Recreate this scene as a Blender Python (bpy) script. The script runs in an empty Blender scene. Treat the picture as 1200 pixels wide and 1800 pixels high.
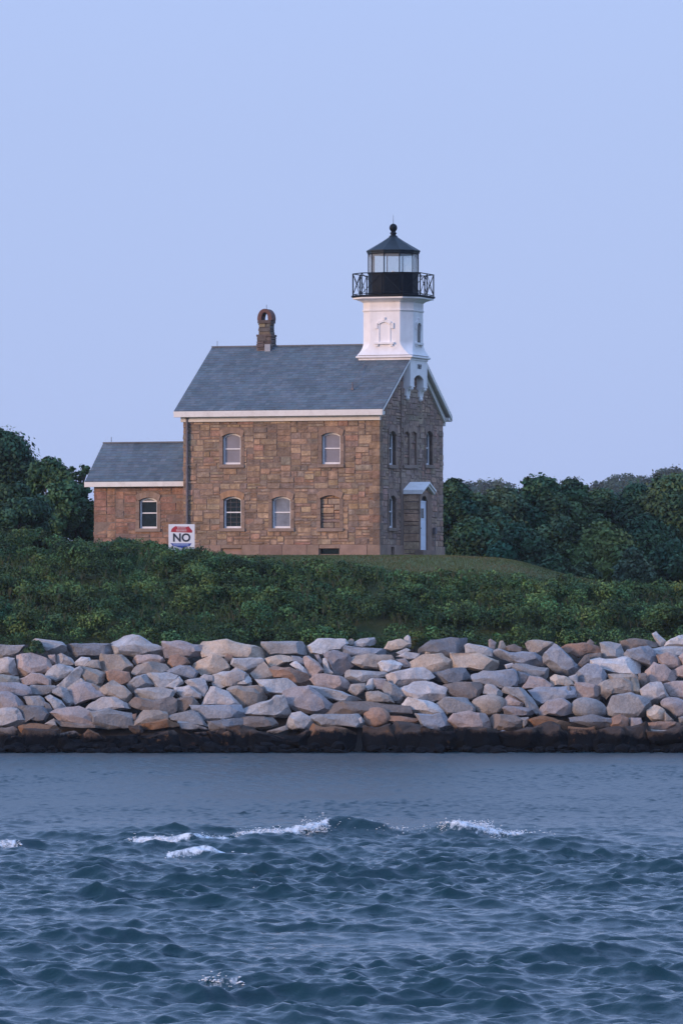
import bpy, bmesh, math, random
import numpy as np
from mathutils import Vector, noise as mnoise
R = math.radians
random.seed(7)
rng = np.random.default_rng(11)
SC = bpy.context.scene

# ------------------------------------------------------------------ camera
FPX, HZ, CAMH = 10800.0, 1087.0, 6.0          # focal length in px of the 1200x1800 photo, horizon row, eye height
cam_d = bpy.data.cameras.new('camera')
cam = bpy.data.objects.new('camera', cam_d)
SC.collection.objects.link(cam)
cam.location = (0, 0, CAMH)
cam.rotation_euler = (R(90), 0, 0)
cam_d.sensor_fit = 'VERTICAL'
cam_d.sensor_height = 24.0
cam_d.lens = 24.0 * FPX / 1800.0
cam_d.shift_y = (HZ - 900.0) / 1800.0
cam_d.clip_start = 1.0
cam_d.clip_end = 9000.0
SC.camera = cam

# ------------------------------------------------------------------ world and sun
SUN_AZ = (-0.85, -0.53)                        # horizontal direction towards the sun
SUN_EL = 11.0
world = bpy.data.worlds.new('World'); SC.world = world
world.use_nodes = True
wn, wl = world.node_tree.nodes, world.node_tree.links
wn.clear()
sky = wn.new('ShaderNodeTexSky'); sky.sky_type = 'NISHITA'; sky.sun_disc = False
sky.sun_elevation = R(SUN_EL); sky.sun_rotation = math.atan2(SUN_AZ[0], SUN_AZ[1])
sky.air_density = 1.0; sky.dust_density = 1.5; sky.ozone_density = 3.0
veil = wn.new('ShaderNodeMix'); veil.data_type = 'RGBA'; veil.inputs['Factor'].default_value = 0.80
veil.inputs['B'].default_value = (5.05, 6.35, 10.5, 1)      # thin high overcast over the clear sky
wl.new(sky.outputs['Color'], veil.inputs['A'])
tcw = wn.new('ShaderNodeTexCoord'); spw = wn.new('ShaderNodeSeparateXYZ'); wl.new(tcw.outputs['Generated'], spw.inputs['Vector'])
zen = wn.new('ShaderNodeMapRange'); zen.inputs['From Min'].default_value = 0.08; zen.inputs['From Max'].default_value = 1.0; zen.inputs['To Min'].default_value = 1.0; zen.inputs['To Max'].default_value = 1.9
wl.new(spw.outputs['Z'], zen.inputs['Value'])     # an overcast is brightest overhead
lum = wn.new('ShaderNodeVectorMath'); lum.operation = 'SCALE'; wl.new(veil.outputs['Result'], lum.inputs[0]); wl.new(zen.outputs['Result'], lum.inputs['Scale'])
tnt = wn.new('ShaderNodeMapRange'); tnt.inputs['From Min'].default_value = 0.09; tnt.inputs['From Max'].default_value = 0.45; wl.new(spw.outputs['Z'], tnt.inputs['Value'])
tmx = wn.new('ShaderNodeMix'); tmx.data_type = 'RGBA'; tmx.inputs['A'].default_value = (1, 1, 1, 1); tmx.inputs['B'].default_value = (.80, .97, 1.06, 1); wl.new(tnt.outputs['Result'], tmx.inputs['Factor'])
tml = wn.new('ShaderNodeVectorMath'); tml.operation = 'MULTIPLY'; wl.new(lum.outputs['Vector'], tml.inputs[0]); wl.new(tmx.outputs['Result'], tml.inputs[1])    # bluer away from the horizon
bg = wn.new('ShaderNodeBackground'); bg.inputs['Strength'].default_value = 0.1
wl.new(tml.outputs['Vector'], bg.inputs['Color'])
wo = wn.new('ShaderNodeOutputWorld'); wl.new(bg.outputs['Background'], wo.inputs['Surface'])

sun_d = bpy.data.lights.new('sun', 'SUN'); sun_d.energy = 2.45; sun_d.angle = R(14); sun_d.color = (1.0, 0.66, 0.44)
sun = bpy.data.objects.new('sun', sun_d); SC.collection.objects.link(sun)
sv = Vector((SUN_AZ[0], SUN_AZ[1], math.tan(R(SUN_EL)))).normalized()
sun.rotation_euler = sv.to_track_quat('Z', 'Y').to_euler()

SC.view_settings.view_transform = 'Standard'; SC.view_settings.look = 'None'
SC.view_settings.exposure = 0.0; SC.view_settings.gamma = 1.0
SC.render.engine = 'CYCLES'
SC.cycles.use_denoising = True
SC.cycles.max_bounces = 5; SC.cycles.volume_bounces = 0
SC.cycles.transparent_max_bounces = 8

# ------------------------------------------------------------------ helpers
def tag(o, label=None, cat=None, group=None, kind=None):
    if label: o['label'] = label
    if cat: o['category'] = cat
    if group: o['group'] = group
    if kind: o['kind'] = kind
    return o
def empty(name, loc, rz=0.0, parent=None):
    o = bpy.data.objects.new(name, None); SC.collection.objects.link(o)
    o.location = loc; o.rotation_euler = (0, 0, rz); o.empty_display_size = 0.3
    if parent: o.parent = parent
    return o
def link_mesh(name, me, material, parent=None):
    o = bpy.data.objects.new(name, me); SC.collection.objects.link(o)
    if material: me.materials.append(material)
    if parent: o.parent = parent
    return o
def np_mesh(name, co, faces_flat, nper, cols=None, smooth=False):
    """co (n,3); faces_flat vertex indices, nper corners per face; cols (nf,3) per face colour"""
    me = bpy.data.meshes.new(name)
    nf = len(faces_flat) // nper
    me.vertices.add(len(co)); me.vertices.foreach_set('co', np.ascontiguousarray(co, np.float32).ravel())
    me.loops.add(nf * nper); me.loops.foreach_set('vertex_index', np.ascontiguousarray(faces_flat, np.int32))
    me.polygons.add(nf)
    me.polygons.foreach_set('loop_start', np.arange(0, nf * nper, nper, dtype=np.int32))
    me.polygons.foreach_set('loop_total', np.full(nf, nper, dtype=np.int32))
    if smooth: me.polygons.foreach_set('use_smooth', np.ones(nf, dtype=bool))
    if cols is not None:
        a = me.attributes.new('Col', 'FLOAT_COLOR', 'FACE')
        c4 = np.ones((nf, 4), np.float32); c4[:, :3] = cols
        a.data.foreach_set('color', c4.ravel())
    me.update(calc_edges=True)
    return me

class MB:
    """collects pieces in local coordinates and links them as one mesh object"""
    def __init__(s): s.v = []; s.f = []; s.c = []
    def face(s, pts, col=(1, 1, 1)):
        b = len(s.v); s.v += [tuple(p) for p in pts]; s.f.append(tuple(range(b, b + len(pts)))); s.c.append(col)
    def poly(s, vs, fs, col=(1, 1, 1)):
        b = len(s.v); s.v += [tuple(p) for p in vs]
        for f in fs: s.f.append(tuple(b + i for i in f)); s.c.append(col)
    def box(s, x0, x1, y0, y1, z0, z1, col=(1, 1, 1)):
        v = [(x0,y0,z0),(x1,y0,z0),(x1,y1,z0),(x0,y1,z0),(x0,y0,z1),(x1,y0,z1),(x1,y1,z1),(x0,y1,z1)]
        s.poly(v, [(0,3,2,1),(4,5,6,7),(0,1,5,4),(1,2,6,5),(2,3,7,6),(3,0,4,7)], col)
    def prism(s, fr, pts, d0, d1, col=(1, 1, 1)):
        """pts counter-clockwise in (u,z) seen from outside; d1 the outer face"""
        n = len(pts)
        v = [fr(u, d0, z) for u, z in pts] + [fr(u, d1, z) for u, z in pts]
        fs = [tuple(range(n, 2*n)), tuple(range(n-1, -1, -1))]
        fs += [(i, (i+1) % n, n + (i+1) % n, n + i) for i in range(n)]
        s.poly(v, fs, col)
    def rect(s, fr, u0, u1, z0, z1, d0, d1, col=(1, 1, 1)):
        s.prism(fr, [(u0,z0),(u1,z0),(u1,z1),(u0,z1)], d0, d1, col)
    def tube(s, a, b, r0, r1=None, n=8, col=(1, 1, 1)):
        if r1 is None: r1 = r0
        a, b = Vector(a), Vector(b); d = (b - a)
        if d.length < 1e-6: return
        d.normalize(); t = Vector((0, 0, 1)) if abs(d.z) < .9 else Vector((1, 0, 0))
        p = d.cross(t).normalized(); q = d.cross(p)
        v = []
        for c, r in ((a, r0), (b, r1)):
            for i in range(n):
                an = 2*math.pi*i/n; v.append(c + p*math.cos(an)*r + q*math.sin(an)*r)
        fs = [(i, n+i, n+(i+1) % n, (i+1) % n) for i in range(n)] + [tuple(range(n)), tuple(range(2*n-1, n-1, -1))]
        s.poly(v, fs, col)
    def loft(s, rings, cap=True, col=(1, 1, 1)):
        n = len(rings[0]); v = [p for r in rings for p in r]; fs = []
        for k in range(len(rings)-1):
            for i in range(n):
                fs.append((k*n+i, k*n+(i+1) % n, (k+1)*n+(i+1) % n, (k+1)*n+i))
        if cap:
            fs.append(tuple(range(n-1, -1, -1))); fs.append(tuple((len(rings)-1)*n+i for i in range(n)))
        s.poly(v, fs, col)
    def sphere(s, c, r, nu=12, nv=8, sz=1.0, col=(1, 1, 1)):
        rings = []
        for j in range(1, nv):
            t = math.pi*j/nv; rings.append([(c[0]+r*math.sin(t)*math.cos(2*math.pi*i/nu), c[1]+r*math.sin(t)*math.sin(2*math.pi*i/nu), c[2]-r*sz*math.cos(t)) for i in range(nu)])
        s.loft(rings, True, col)
    def build(s, name, material, parent=None, smooth=False, sharp=30, bevel=0.0):
        me = bpy.data.meshes.new(name); me.from_pydata([tuple(p) for p in s.v], [], s.f)
        a = me.attributes.new('Col', 'FLOAT_COLOR', 'FACE')
        a.data.foreach_set('color', np.array([(c[0], c[1], c[2], 1.0) for c in s.c], np.float32).ravel())
        me.update()
        if smooth:
            me.polygons.foreach_set('use_smooth', [True]*len(me.polygons)); me.set_sharp_from_angle(angle=R(sharp))
        o = link_mesh(name, me, material, parent)
        if bevel:
            m = o.modifiers.new('bevel', 'BEVEL'); m.width = bevel; m.segments = 1; m.limit_method = 'ANGLE'
        return o

# ------------------------------------------------------------------ materials
def node_mat(name):
    m = bpy.data.materials.new(name); m.use_nodes = True
    n, l = m.node_tree.nodes, m.node_tree.links
    return m, n, l, n['Principled BSDF']
def surf(name, base, rough=0.8, var=0.25, scale=4.0, bump=0.0, bscale=20.0, attr=False, metal=0.0, spec=0.4, streak=0.0, stain=None, stain_amt=0.0, stain_scale=1.0):
    m, n, l, b = node_mat(name)
    b.inputs['Roughness'].default_value = rough; b.inputs['Metallic'].default_value = metal
    b.inputs['Specular IOR Level'].default_value = spec
    tc = n.new('ShaderNodeTexCoord')
    nz = n.new('ShaderNodeTexNoise'); nz.inputs['Scale'].default_value = scale; nz.inputs['Detail'].default_value = 6; nz.inputs['Roughness'].default_value = 0.65
    l.new(tc.outputs['Object'], nz.inputs['Vector'])
    mr = n.new('ShaderNodeMapRange'); mr.inputs['From Min'].default_value = 0.25; mr.inputs['From Max'].default_value = 0.75
    mr.inputs['To Min'].default_value = 1 - var; mr.inputs['To Max'].default_value = 1 + var
    l.new(nz.outputs['Fac'], mr.inputs['Value'])
    mul = n.new('ShaderNodeMix'); mul.data_type = 'RGBA'; mul.blend_type = 'MULTIPLY'; mul.inputs['Factor'].default_value = 1.0
    if attr:
        at = n.new('ShaderNodeAttribute'); at.attribute_name = 'Col'
        m0 = n.new('ShaderNodeMix'); m0.data_type = 'RGBA'; m0.blend_type = 'MULTIPLY'; m0.inputs['Factor'].default_value = 1.0
        m0.inputs['A'].default_value = (*base, 1); l.new(at.outputs['Color'], m0.inputs['B'])
        src = m0.outputs['Result']; l.new(src, mul.inputs['A'])
    else: mul.inputs['A'].default_value = (*base, 1)
    l.new(mr.outputs['Result'], mul.inputs['B'])
    out = mul.outputs['Result']
    if stain is not None:
        n2 = n.new('ShaderNodeTexNoise'); n2.inputs['Scale'].default_value = stain_scale; n2.inputs['Detail'].default_value = 8; n2.inputs['Roughness'].default_value = .7
        l.new(tc.outputs['Object'], n2.inputs['Vector'])
        r2 = n.new('ShaderNodeMapRange'); r2.inputs['From Min'].default_value = 0.5; r2.inputs['From Max'].default_value = 0.68
        r2.inputs['To Min'].default_value = 0; r2.inputs['To Max'].default_value = stain_amt; l.new(n2.outputs['Fac'], r2.inputs['Value'])
        mx = n.new('ShaderNodeMix'); mx.data_type = 'RGBA'; mx.inputs['B'].default_value = (*stain, 1)
        l.new(r2.outputs['Result'], mx.inputs['Factor']); l.new(out, mx.inputs['A']); out = mx.outputs['Result']
    if streak:
        ms_ = n.new('ShaderNodeMapping'); ms_.inputs['Scale'].default_value = (2.2, 2.2, .28); l.new(tc.outputs['Object'], ms_.inputs['Vector'])
        n5 = n.new('ShaderNodeTexNoise'); n5.inputs['Scale'].default_value = 1.6; n5.inputs['Detail'].default_value = 6; l.new(ms_.outputs['Vector'], n5.inputs['Vector'])
        r5 = n.new('ShaderNodeMapRange'); r5.inputs['From Min'].default_value = .3; r5.inputs['From Max'].default_value = .7; r5.inputs['To Min'].default_value = 1-streak; r5.inputs['To Max'].default_value = 1+streak*.6
        l.new(n5.outputs['Fac'], r5.inputs['Value']); m5 = n.new('ShaderNodeMix'); m5.data_type = 'RGBA'; m5.blend_type = 'MULTIPLY'; m5.inputs['Factor'].default_value = 1
        l.new(out, m5.inputs['A']); l.new(r5.outputs['Result'], m5.inputs['B']); out = m5.outputs['Result']
    l.new(out, b.inputs['Base Color'])
    if bump:
        n3 = n.new('ShaderNodeTexNoise'); n3.inputs['Scale'].default_value = bscale; n3.inputs['Detail'].default_value = 5
        l.new(tc.outputs['Object'], n3.inputs['Vector'])
        bp = n.new('ShaderNodeBump'); bp.inputs['Strength'].default_value = bump; bp.inputs['Distance'].default_value = 0.05
        l.new(n3.outputs['Fac'], bp.inputs['Height']); l.new(bp.outputs['Normal'], b.inputs['Normal'])
    return m

M = {}
M['stone'] = surf('brown_ashlar', (1, 1, 1), 0.9, 0.42, 4.5, 0.9, 11, attr=True, stain=(.09, .07, .06), stain_amt=.45, stain_scale=.8, streak=.28)
M['mortar'] = surf('mortar', (.215, .155, .122), 0.95, .3, 5, .3)
M['dress'] = surf('dressed_stone', (.275, .19, .143), 0.85, .25, 3.0, .3, 14, attr=True)
M['slate'] = surf('slate', (1, 1, 1), 0.6, .30, .9, .15, 25, attr=True, spec=.4)
M['white'] = surf('white_paint', (.82, .79, .78), 0.6, .06, 1.2, .05, 8, streak=.07, stain=(.55, .52, .48), stain_amt=.25, stain_scale=2.5)
M['trim'] = surf('cream_trim_paint', (.70, .66, .62), 0.6, .08, 1.5, .05, 8, stain=(.42, .38, .33), stain_amt=.4, stain_scale=2.0)
M['black'] = surf('black_paint', (.004, .008, .014), 0.55, .3, 3.0, .05, 10, spec=.15)
M['iron_roof'] = surf('black_roof_paint', (.010, .020, .028), 0.5, .3, 2.0, .05, 10, spec=.25)
M['chimney'] = surf('chimney_stone', (1, 1, 1), .95, .4, 6, .5, 20, attr=True)
M['terracotta'] = surf('red_terracotta', (.125, .062, .052), .8, .3, 5, .3, 20)
M['lead'] = surf('lead_flashing', (.30, .31, .34), .6, .2, 6)
M['pipe'] = surf('rusty_downspout', (.15, .13, .135), .7, .3, 5)
M['frame'] = surf('window_paint', (.74, .71, .71), .6, .1, 5)
M['blind'] = surf('window_blind', (.20, .185, .215), .25, .15, 2.0, spec=.6)
M['glass_dark'] = surf('dark_glass', (.008, .018, .022), .12, .3, 2.0, spec=.22)
M['glass_sky'] = surf('reflecting_glass', (.16, .17, .20), .10, .55, 1.6, spec=.9)
M['door'] = surf('door_paint', (.66, .70, .78), .5, .06, 4)
M['sign'] = surf('sign_paint', (.74, .74, .76), .5, .05, 3)
M['red'] = surf('sign_red', (.40, .030, .045), .5, .1, 6)
M['blue'] = surf('sign_blue', (.040, .075, .30), .5, .1, 6)
M['ink'] = surf('sign_ink', (.022, .025, .040), .5, .1, 6)
M['faded'] = surf('sign_pale_ink', (.55, .36, .36), .5, .1, 6)
M['faded_blue'] = surf('sign_pale_blue_ink', (.30, .38, .62), .5, .1, 6)
M['post'] = surf('weathered_post', (.16, .13, .11), .9, .3, 6)
M['bark'] = surf('bark', (.060, .048, .038), .95, .3, 6, .4, 20)
def leaf_mat(name, k=1.0):
    m, n, l, b = node_mat(name)
    at = n.new('ShaderNodeAttribute'); at.attribute_name = 'Col'
    l.new(at.outputs['Color'], b.inputs['Base Color'])
    b.inputs['Roughness'].default_value = .7; b.inputs['Specular IOR Level'].default_value = .2
    return m
M['leaf'] = leaf_mat('foliage')

def glass_thin():
    m, n, l, b = node_mat('lantern_glass')
    n.remove(b); b = n.new('ShaderNodeBsdfGlossy'); b.inputs['Roughness'].default_value = .03
    tr = n.new('ShaderNodeBsdfTransparent'); tr.inputs['Color'].default_value = (.90, .95, .95, 1)
    df = n.new('ShaderNodeBsdfDiffuse'); df.inputs['Color'].default_value = (.75, .78, .78, 1)      # pale diffuse share mixed into the clear pane
    ms = n.new('ShaderNodeMixShader'); ms.inputs['Fac'].default_value = .20
    l.new(tr.outputs['BSDF'], ms.inputs[1]); l.new(df.outputs['BSDF'], ms.inputs[2])
    fr = n.new('ShaderNodeFresnel'); fr.inputs['IOR'].default_value = 1.45
    mx = n.new('ShaderNodeMixShader'); l.new(fr.outputs['Fac'], mx.inputs['Fac']); l.new(ms.outputs['Shader'], mx.inputs[1]); l.new(b.outputs['BSDF'], mx.inputs[2])
    l.new(mx.outputs['Shader'], n['Material Output'].inputs['Surface'])
    return m
M['lglass'] = glass_thin()

# ------------------------------------------------------------------ terrain
def sstep(a, b, x):
    t = np.clip((np.asarray(x, float) - a) / (b - a), 0, 1); return t*t*(3-2*t)
BASEZ = 9.11
def mound(x):
    x = np.asarray(x, float)
    m = BASEZ - .10 - 0.12*sstep(4.5, 8, x) - 1.05*sstep(7.2, 12.5, x) - 0.75*sstep(11.5, 15.5, x)
    return m - 0.35*sstep(-9, -14, x)
def ground_z(x, Y):
    x = np.asarray(x, float); Y = np.asarray(Y, float)
    m = mound(x)
    z = np.interp(Y, [200, 274.0, 275.0, 282.6, 284], [-4, -2.2, -0.9, 4.35, 4.8])
    hi = 4.8 + (m - 0.95 - 4.8) * np.clip((Y-284)/(291.0-284), 0, 1) + 0.95*sstep(290.5, 297.5, Y)
    z = np.where(Y > 284, hi, z)
    low = 7.0 - 1.5*sstep(400, 700, Y) + 16*sstep(1100, 1550, Y)
    k = sstep(309, 330, Y)
    z = np.where(Y > 305, m*(1-k) + low*k, z)
    return z
def gz(x, Y): return float(ground_z(x, Y))

def make_ground():
    Ys = np.concatenate([np.arange(262, 312, .5), np.arange(312, 340, 1.5), np.arange(340, 700, 15), np.arange(700, 2700, 60)])
    xs = np.concatenate([np.arange(-900, -60, 40), np.arange(-60, -24, 2), np.arange(-24, 24, .5), np.arange(24, 60, 2), np.arange(60, 901, 40)])
    X, Y = np.meshgrid(xs, Ys)
    Z = ground_z(X, Y)
    bumpy = np.array([[mnoise.noise(Vector((x*.35, y*.35, 0))) for x in xs] for y in Ys])
    Z = Z + bumpy*0.10*(np.abs(Y-297) > 6.5)
    nx, ny = len(xs), len(Ys)
    i = np.arange(nx*ny).reshape(ny, nx)
    f = np.stack([i[:-1, :-1], i[:-1, 1:], i[1:, 1:], i[1:, :-1]], -1).reshape(-1)
    me = np_mesh('ground', np.stack([X.ravel(), Y.ravel(), Z.ravel()], 1), f, 4, None, True)
    m, n, l, b = node_mat('lawn_soil')
    geo = n.new('ShaderNodeNewGeometry')
    nz = n.new('ShaderNodeTexNoise'); nz.inputs['Scale'].default_value = .55; nz.inputs['Detail'].default_value = 8; nz.inputs['Roughness'].default_value = .7
    l.new(geo.outputs['Position'], nz.inputs['Vector'])
    cr = n.new('ShaderNodeValToRGB'); cr.color_ramp.elements[0].position = .36; cr.color_ramp.elements[0].color = (.066, .100, .042, 1)
    cr.color_ramp.elements[1].position = .66; cr.color_ramp.elements[1].color = (.100, .116, .052, 1)
    l.new(nz.outputs['Fac'], cr.inputs['Fac'])
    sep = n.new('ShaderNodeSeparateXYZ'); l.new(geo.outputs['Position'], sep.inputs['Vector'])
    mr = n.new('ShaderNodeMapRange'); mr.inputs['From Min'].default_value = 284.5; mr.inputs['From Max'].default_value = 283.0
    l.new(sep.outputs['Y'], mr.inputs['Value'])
    mx = n.new('ShaderNodeMix'); mx.data_type = 'RGBA'; mx.inputs['B'].default_value = (.050, .044, .040, 1)   # rubble fill, colour darkened to put shade in the boulder gaps
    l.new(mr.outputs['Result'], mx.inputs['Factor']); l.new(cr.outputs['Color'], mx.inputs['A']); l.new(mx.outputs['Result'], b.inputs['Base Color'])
    b.inputs['Roughness'].default_value = .95; b.inputs['Specular IOR Level'].default_value = .15
    bp = n.new('ShaderNodeBump'); bp.inputs['Distance'].default_value = .15; bp.inputs['Strength'].default_value = .6
    n4 = n.new('ShaderNodeTexNoise'); n4.inputs['Scale'].default_value = 5; n4.inputs['Detail'].default_value = 6; l.new(geo.outputs['Position'], n4.inputs['Vector'])
    l.new(n4.outputs['Fac'], bp.inputs['Height']); l.new(bp.outputs['Normal'], b.inputs['Normal'])
    o = link_mesh('ground', me, m); tag(o, 'grassy mound and bank carrying the stone lighthouse', 'ground', kind='structure')
make_ground()

# ------------------------------------------------------------------ water
def ridge(X, Y, px0, px1, py, hgt, wid, slant=0.0, wob=0.5, seed=0):
    """breaking crest; px0..px1 its ends, py its foot"""
    Y0 = FPX*CAMH/(py-HZ); xc = ((px0+px1)/2-600)*Y0/FPX; hw = (px1-px0)/2*Y0/FPX
    t = (X-xc)/hw
    env = np.clip(1-np.abs(t)**3, 0, 1)
    Yc = Y0 + slant*t + wob*np.sin(X*0.9+seed)+.3*wob*np.sin(X*2.7+seed*2)
    d = Y-Yc
    prof = np.where(d < 0, np.exp(-(d/(wid*.45))**2), np.exp(-(d/(wid*1.3))**2))
    return hgt*env*prof*(.78+.22*np.sin(X*2.1+seed)), d, t
RIDGES = [ # px0, px1, py, height, width, slant, foam stretches in t
    (395, 985, 1473, .50, 1.1, -.3, [(-.96, -.22), (-.24, .32), (.28, .98)], 1.0),
    (205, 430, 1482, .22, .8, .2, [(-.8, .95)], 2.0),
    (285, 460, 1512, .16, .9, .0, [(-.95, .9)], 3.3),
    (-60, 90, 1492, .20, .9, .0, [(-.9, .35)], .6),
    (1040, 1330, 1472+62, .34, 1.2, .0, [], 4.1),
    (900, 1250, 1478, .16, 1.2, .0, [], 2.6),
    (1015, 1110, 1570, .13, .6, .0, [], 5.0),
    (355, 520, 1735, .12, .6, .0, [(-.9, -.05)], 5.5),
    (400, 470, 1572, .08, .5, .0, [(.3, .9)], 1.1),
]
def make_water():
    Ys = np.concatenate([np.linspace(-30, 84, 60)[:-1], np.arange(84, 135, .062), np.arange(135, 178, .085), np.arange(178, 278.5, .14)])
    sc = np.tan(0)+np.linspace(-.064, .064, 1000)
    ss = np.concatenate([-np.geomspace(3.5, .068, 34), sc, np.geomspace(.068, 3.5, 34)])
    S, YY = np.meshgrid(ss, Ys)
    X = S*np.maximum(YY, 84); Y = YY.copy(); Z = np.zeros_like(X)
    r = np.random.default_rng(5)
    xa = X.astype(np.float32); ya = Y.astype(np.float32)
    # slowly varying gustiness
    env = np.zeros_like(xa)
    for k in range(14):
        a = r.uniform(0, 2*np.pi); lam = r.uniform(5, 22)
        env += np.sin(2*np.pi*(xa*np.cos(a)+ya*.45*np.sin(a))/lam + r.uniform(0, 6.28)).astype(np.float32)
    env = 1.0 + .22*env/np.sqrt(7)
    calm = 1 - .95*sstep(166, 184, Y + 2.5*np.sin(X*.22) + 1.2*np.sin(X*.6+1))
    calm = calm*(1-.12*sstep(120, 90, Y))
    calm = calm.astype(np.float32); calmS = np.maximum(calm, .55).astype(np.float32)
    coarse = np.exp(-np.maximum(84-YY, 0)/8)
    DX = np.zeros_like(xa); DY = np.zeros_like(xa); ZZ = np.zeros_like(xa)
    N = 120
    for k in range(N):
        lam = 0.26*(5.2/0.26)**(k/(N-1))*r.uniform(.92, 1.08)
        ang = r.normal(0, .50) + R(-100)              # travels towards the camera, wide spread
        kx, ky = np.cos(ang), np.sin(ang)
        kk = 2*np.pi/lam
        amp = .0067*lam**.66*r.uniform(.5, 1.5)
        ph = kk*(kx*xa+ky*ya)+r.uniform(0, 6.28)
        if lam < 1.5:                                 # break long coherence of short waves
            ph = ph + 1.3*np.sin(2*np.pi*(xa*np.cos(k)+ya*np.sin(k))/(lam*6.3)+k)
        c, s_ = np.cos(ph), np.sin(ph)
        gk = calmS if lam < .9 else calm
        ZZ += amp*c*gk; DX -= 0.80*amp*kx*s_*gk; DY -= 0.55*amp*ky*s_*gk
    g = env*coarse
    Z = ZZ*g; X = X + DX*g; Y = Y + DY*g
    # crests: sharpen
    Z = Z + 1.0*np.maximum(Z, 0)**2
    foam = np.zeros_like(Z)
    for (a, b, py, h, w, sl, st, seed) in RIDGES:
        rz, d, t = ridge(X, YY, a, b, py, h, w, sl, .5, seed)
        Z = Z + rz
        for (t0, t1) in st:
            e = sstep(t0, t0+.08, t)*(1-sstep(t1-.22, t1, t))
            if t0 == -.24: e = e*.55
            foam = np.maximum(foam, (.55 if py < 1600 else .40)*e*np.exp(-np.abs((d+.15)/(w*.5))**2)); foam = np.maximum(foam, .34*sstep(t0-.25, t0+.1, t)*(1-sstep(t1-.1, t1+.25, t))*np.exp(-np.abs((d-.5)/(w*1.5))**2))
        ny, nx = X.shape
    i = np.arange(nx*ny).reshape(ny, nx)
    f = np.stack([i[:-1, :-1], i[:-1, 1:], i[1:, 1:], i[1:, :-1]], -1).reshape(-1)
    me = np_mesh('water', np.stack([X.ravel(), Y.ravel(), Z.ravel()], 1), f, 4, None, True)
    at = me.attributes.new('foam', 'FLOAT', 'POINT'); at.data.foreach_set('value', foam.astype(np.float32).ravel())
    m, n, l, b = node_mat('sea_water')
    b.inputs['Base Color'].default_value = (.001, .026, .038, 1); b.inputs['IOR'].default_value = 1.333
    geo = n.new('ShaderNodeNewGeometry')
    sy_ = n.new('ShaderNodeSeparateXYZ'); l.new(geo.outputs['Position'], sy_.inputs['Vector'])
    ro_ = n.new('ShaderNodeMapRange'); ro_.inputs['From Min'].default_value = 150; ro_.inputs['From Max'].default_value = 190; ro_.inputs['To Min'].default_value = .07; ro_.inputs['To Max'].default_value = .30
    l.new(sy_.outputs['Y'], ro_.inputs['Value']); l.new(ro_.outputs['Result'], b.inputs['Roughness'])      # fine cat's-paw ripples on the smoother strip
    mp = n.new('ShaderNodeMapping'); mp.inputs['Scale'].default_value = (1.0, .55, 1); l.new(geo.outputs['Position'], mp.inputs['Vector'])
    nz = n.new('ShaderNodeTexNoise'); nz.inputs['Scale'].default_value = 9.0; nz.inputs['Detail'].default_value = 6; nz.inputs['Roughness'].default_value = .6; nz.inputs['Distortion'].default_value = .6
    l.new(mp.outputs['Vector'], nz.inputs['Vector'])
    bp = n.new('ShaderNodeBump'); bp.inputs['Distance'].default_value = .05; bp.inputs['Strength'].default_value = .45
    l.new(nz.outputs['Fac'], bp.inputs['Height']); l.new(bp.outputs['Normal'], b.inputs['Normal'])
    fa = n.new('ShaderNodeAttribute'); fa.attribute_name = 'foam'
    mp2 = n.new('ShaderNodeMapping'); mp2.inputs['Scale'].default_value = (1.0, .30, 1); mp2.inputs['Rotation'].default_value = (0, 0, .25); l.new(geo.outputs['Position'], mp2.inputs['Vector'])
    n2 = n.new('ShaderNodeTexNoise'); n2.inputs['Scale'].default_value = 6.5; n2.inputs['Detail'].default_value = 9; n2.inputs['Roughness'].default_value = .75
    l.new(mp2.outputs['Vector'], n2.inputs['Vector'])
    ad = n.new('ShaderNodeMath'); ad.operation = 'ADD'; l.new(fa.outputs['Fac'], ad.inputs[0]); l.new(n2.outputs['Fac'], ad.inputs[1])
    mr = n.new('ShaderNodeMapRange'); mr.inputs['From Min'].default_value = .88; mr.inputs['From Max'].default_value = 1.08; l.new(ad.outputs['Value'], mr.inputs['Value'])
    fo = n.new('ShaderNodeBsdfDiffuse'); fo.inputs['Color'].default_value = (.62, .66, .70, 1)
    mx = n.new('ShaderNodeMixShader'); l.new(mr.outputs['Result'], mx.inputs['Fac']); l.new(b.outputs['BSDF'], mx.inputs[1]); l.new(fo.outputs['BSDF'], mx.inputs[2])
    l.new(mx.outputs['Shader'], n['Material Output'].inputs['Surface'])
    o = link_mesh('water', me, m); tag(o, 'choppy blue grey sea with a calmer strip along the rocks', 'sea', kind='structure')
    return X, YY, Z
WX, WY, WZ = make_water()
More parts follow.
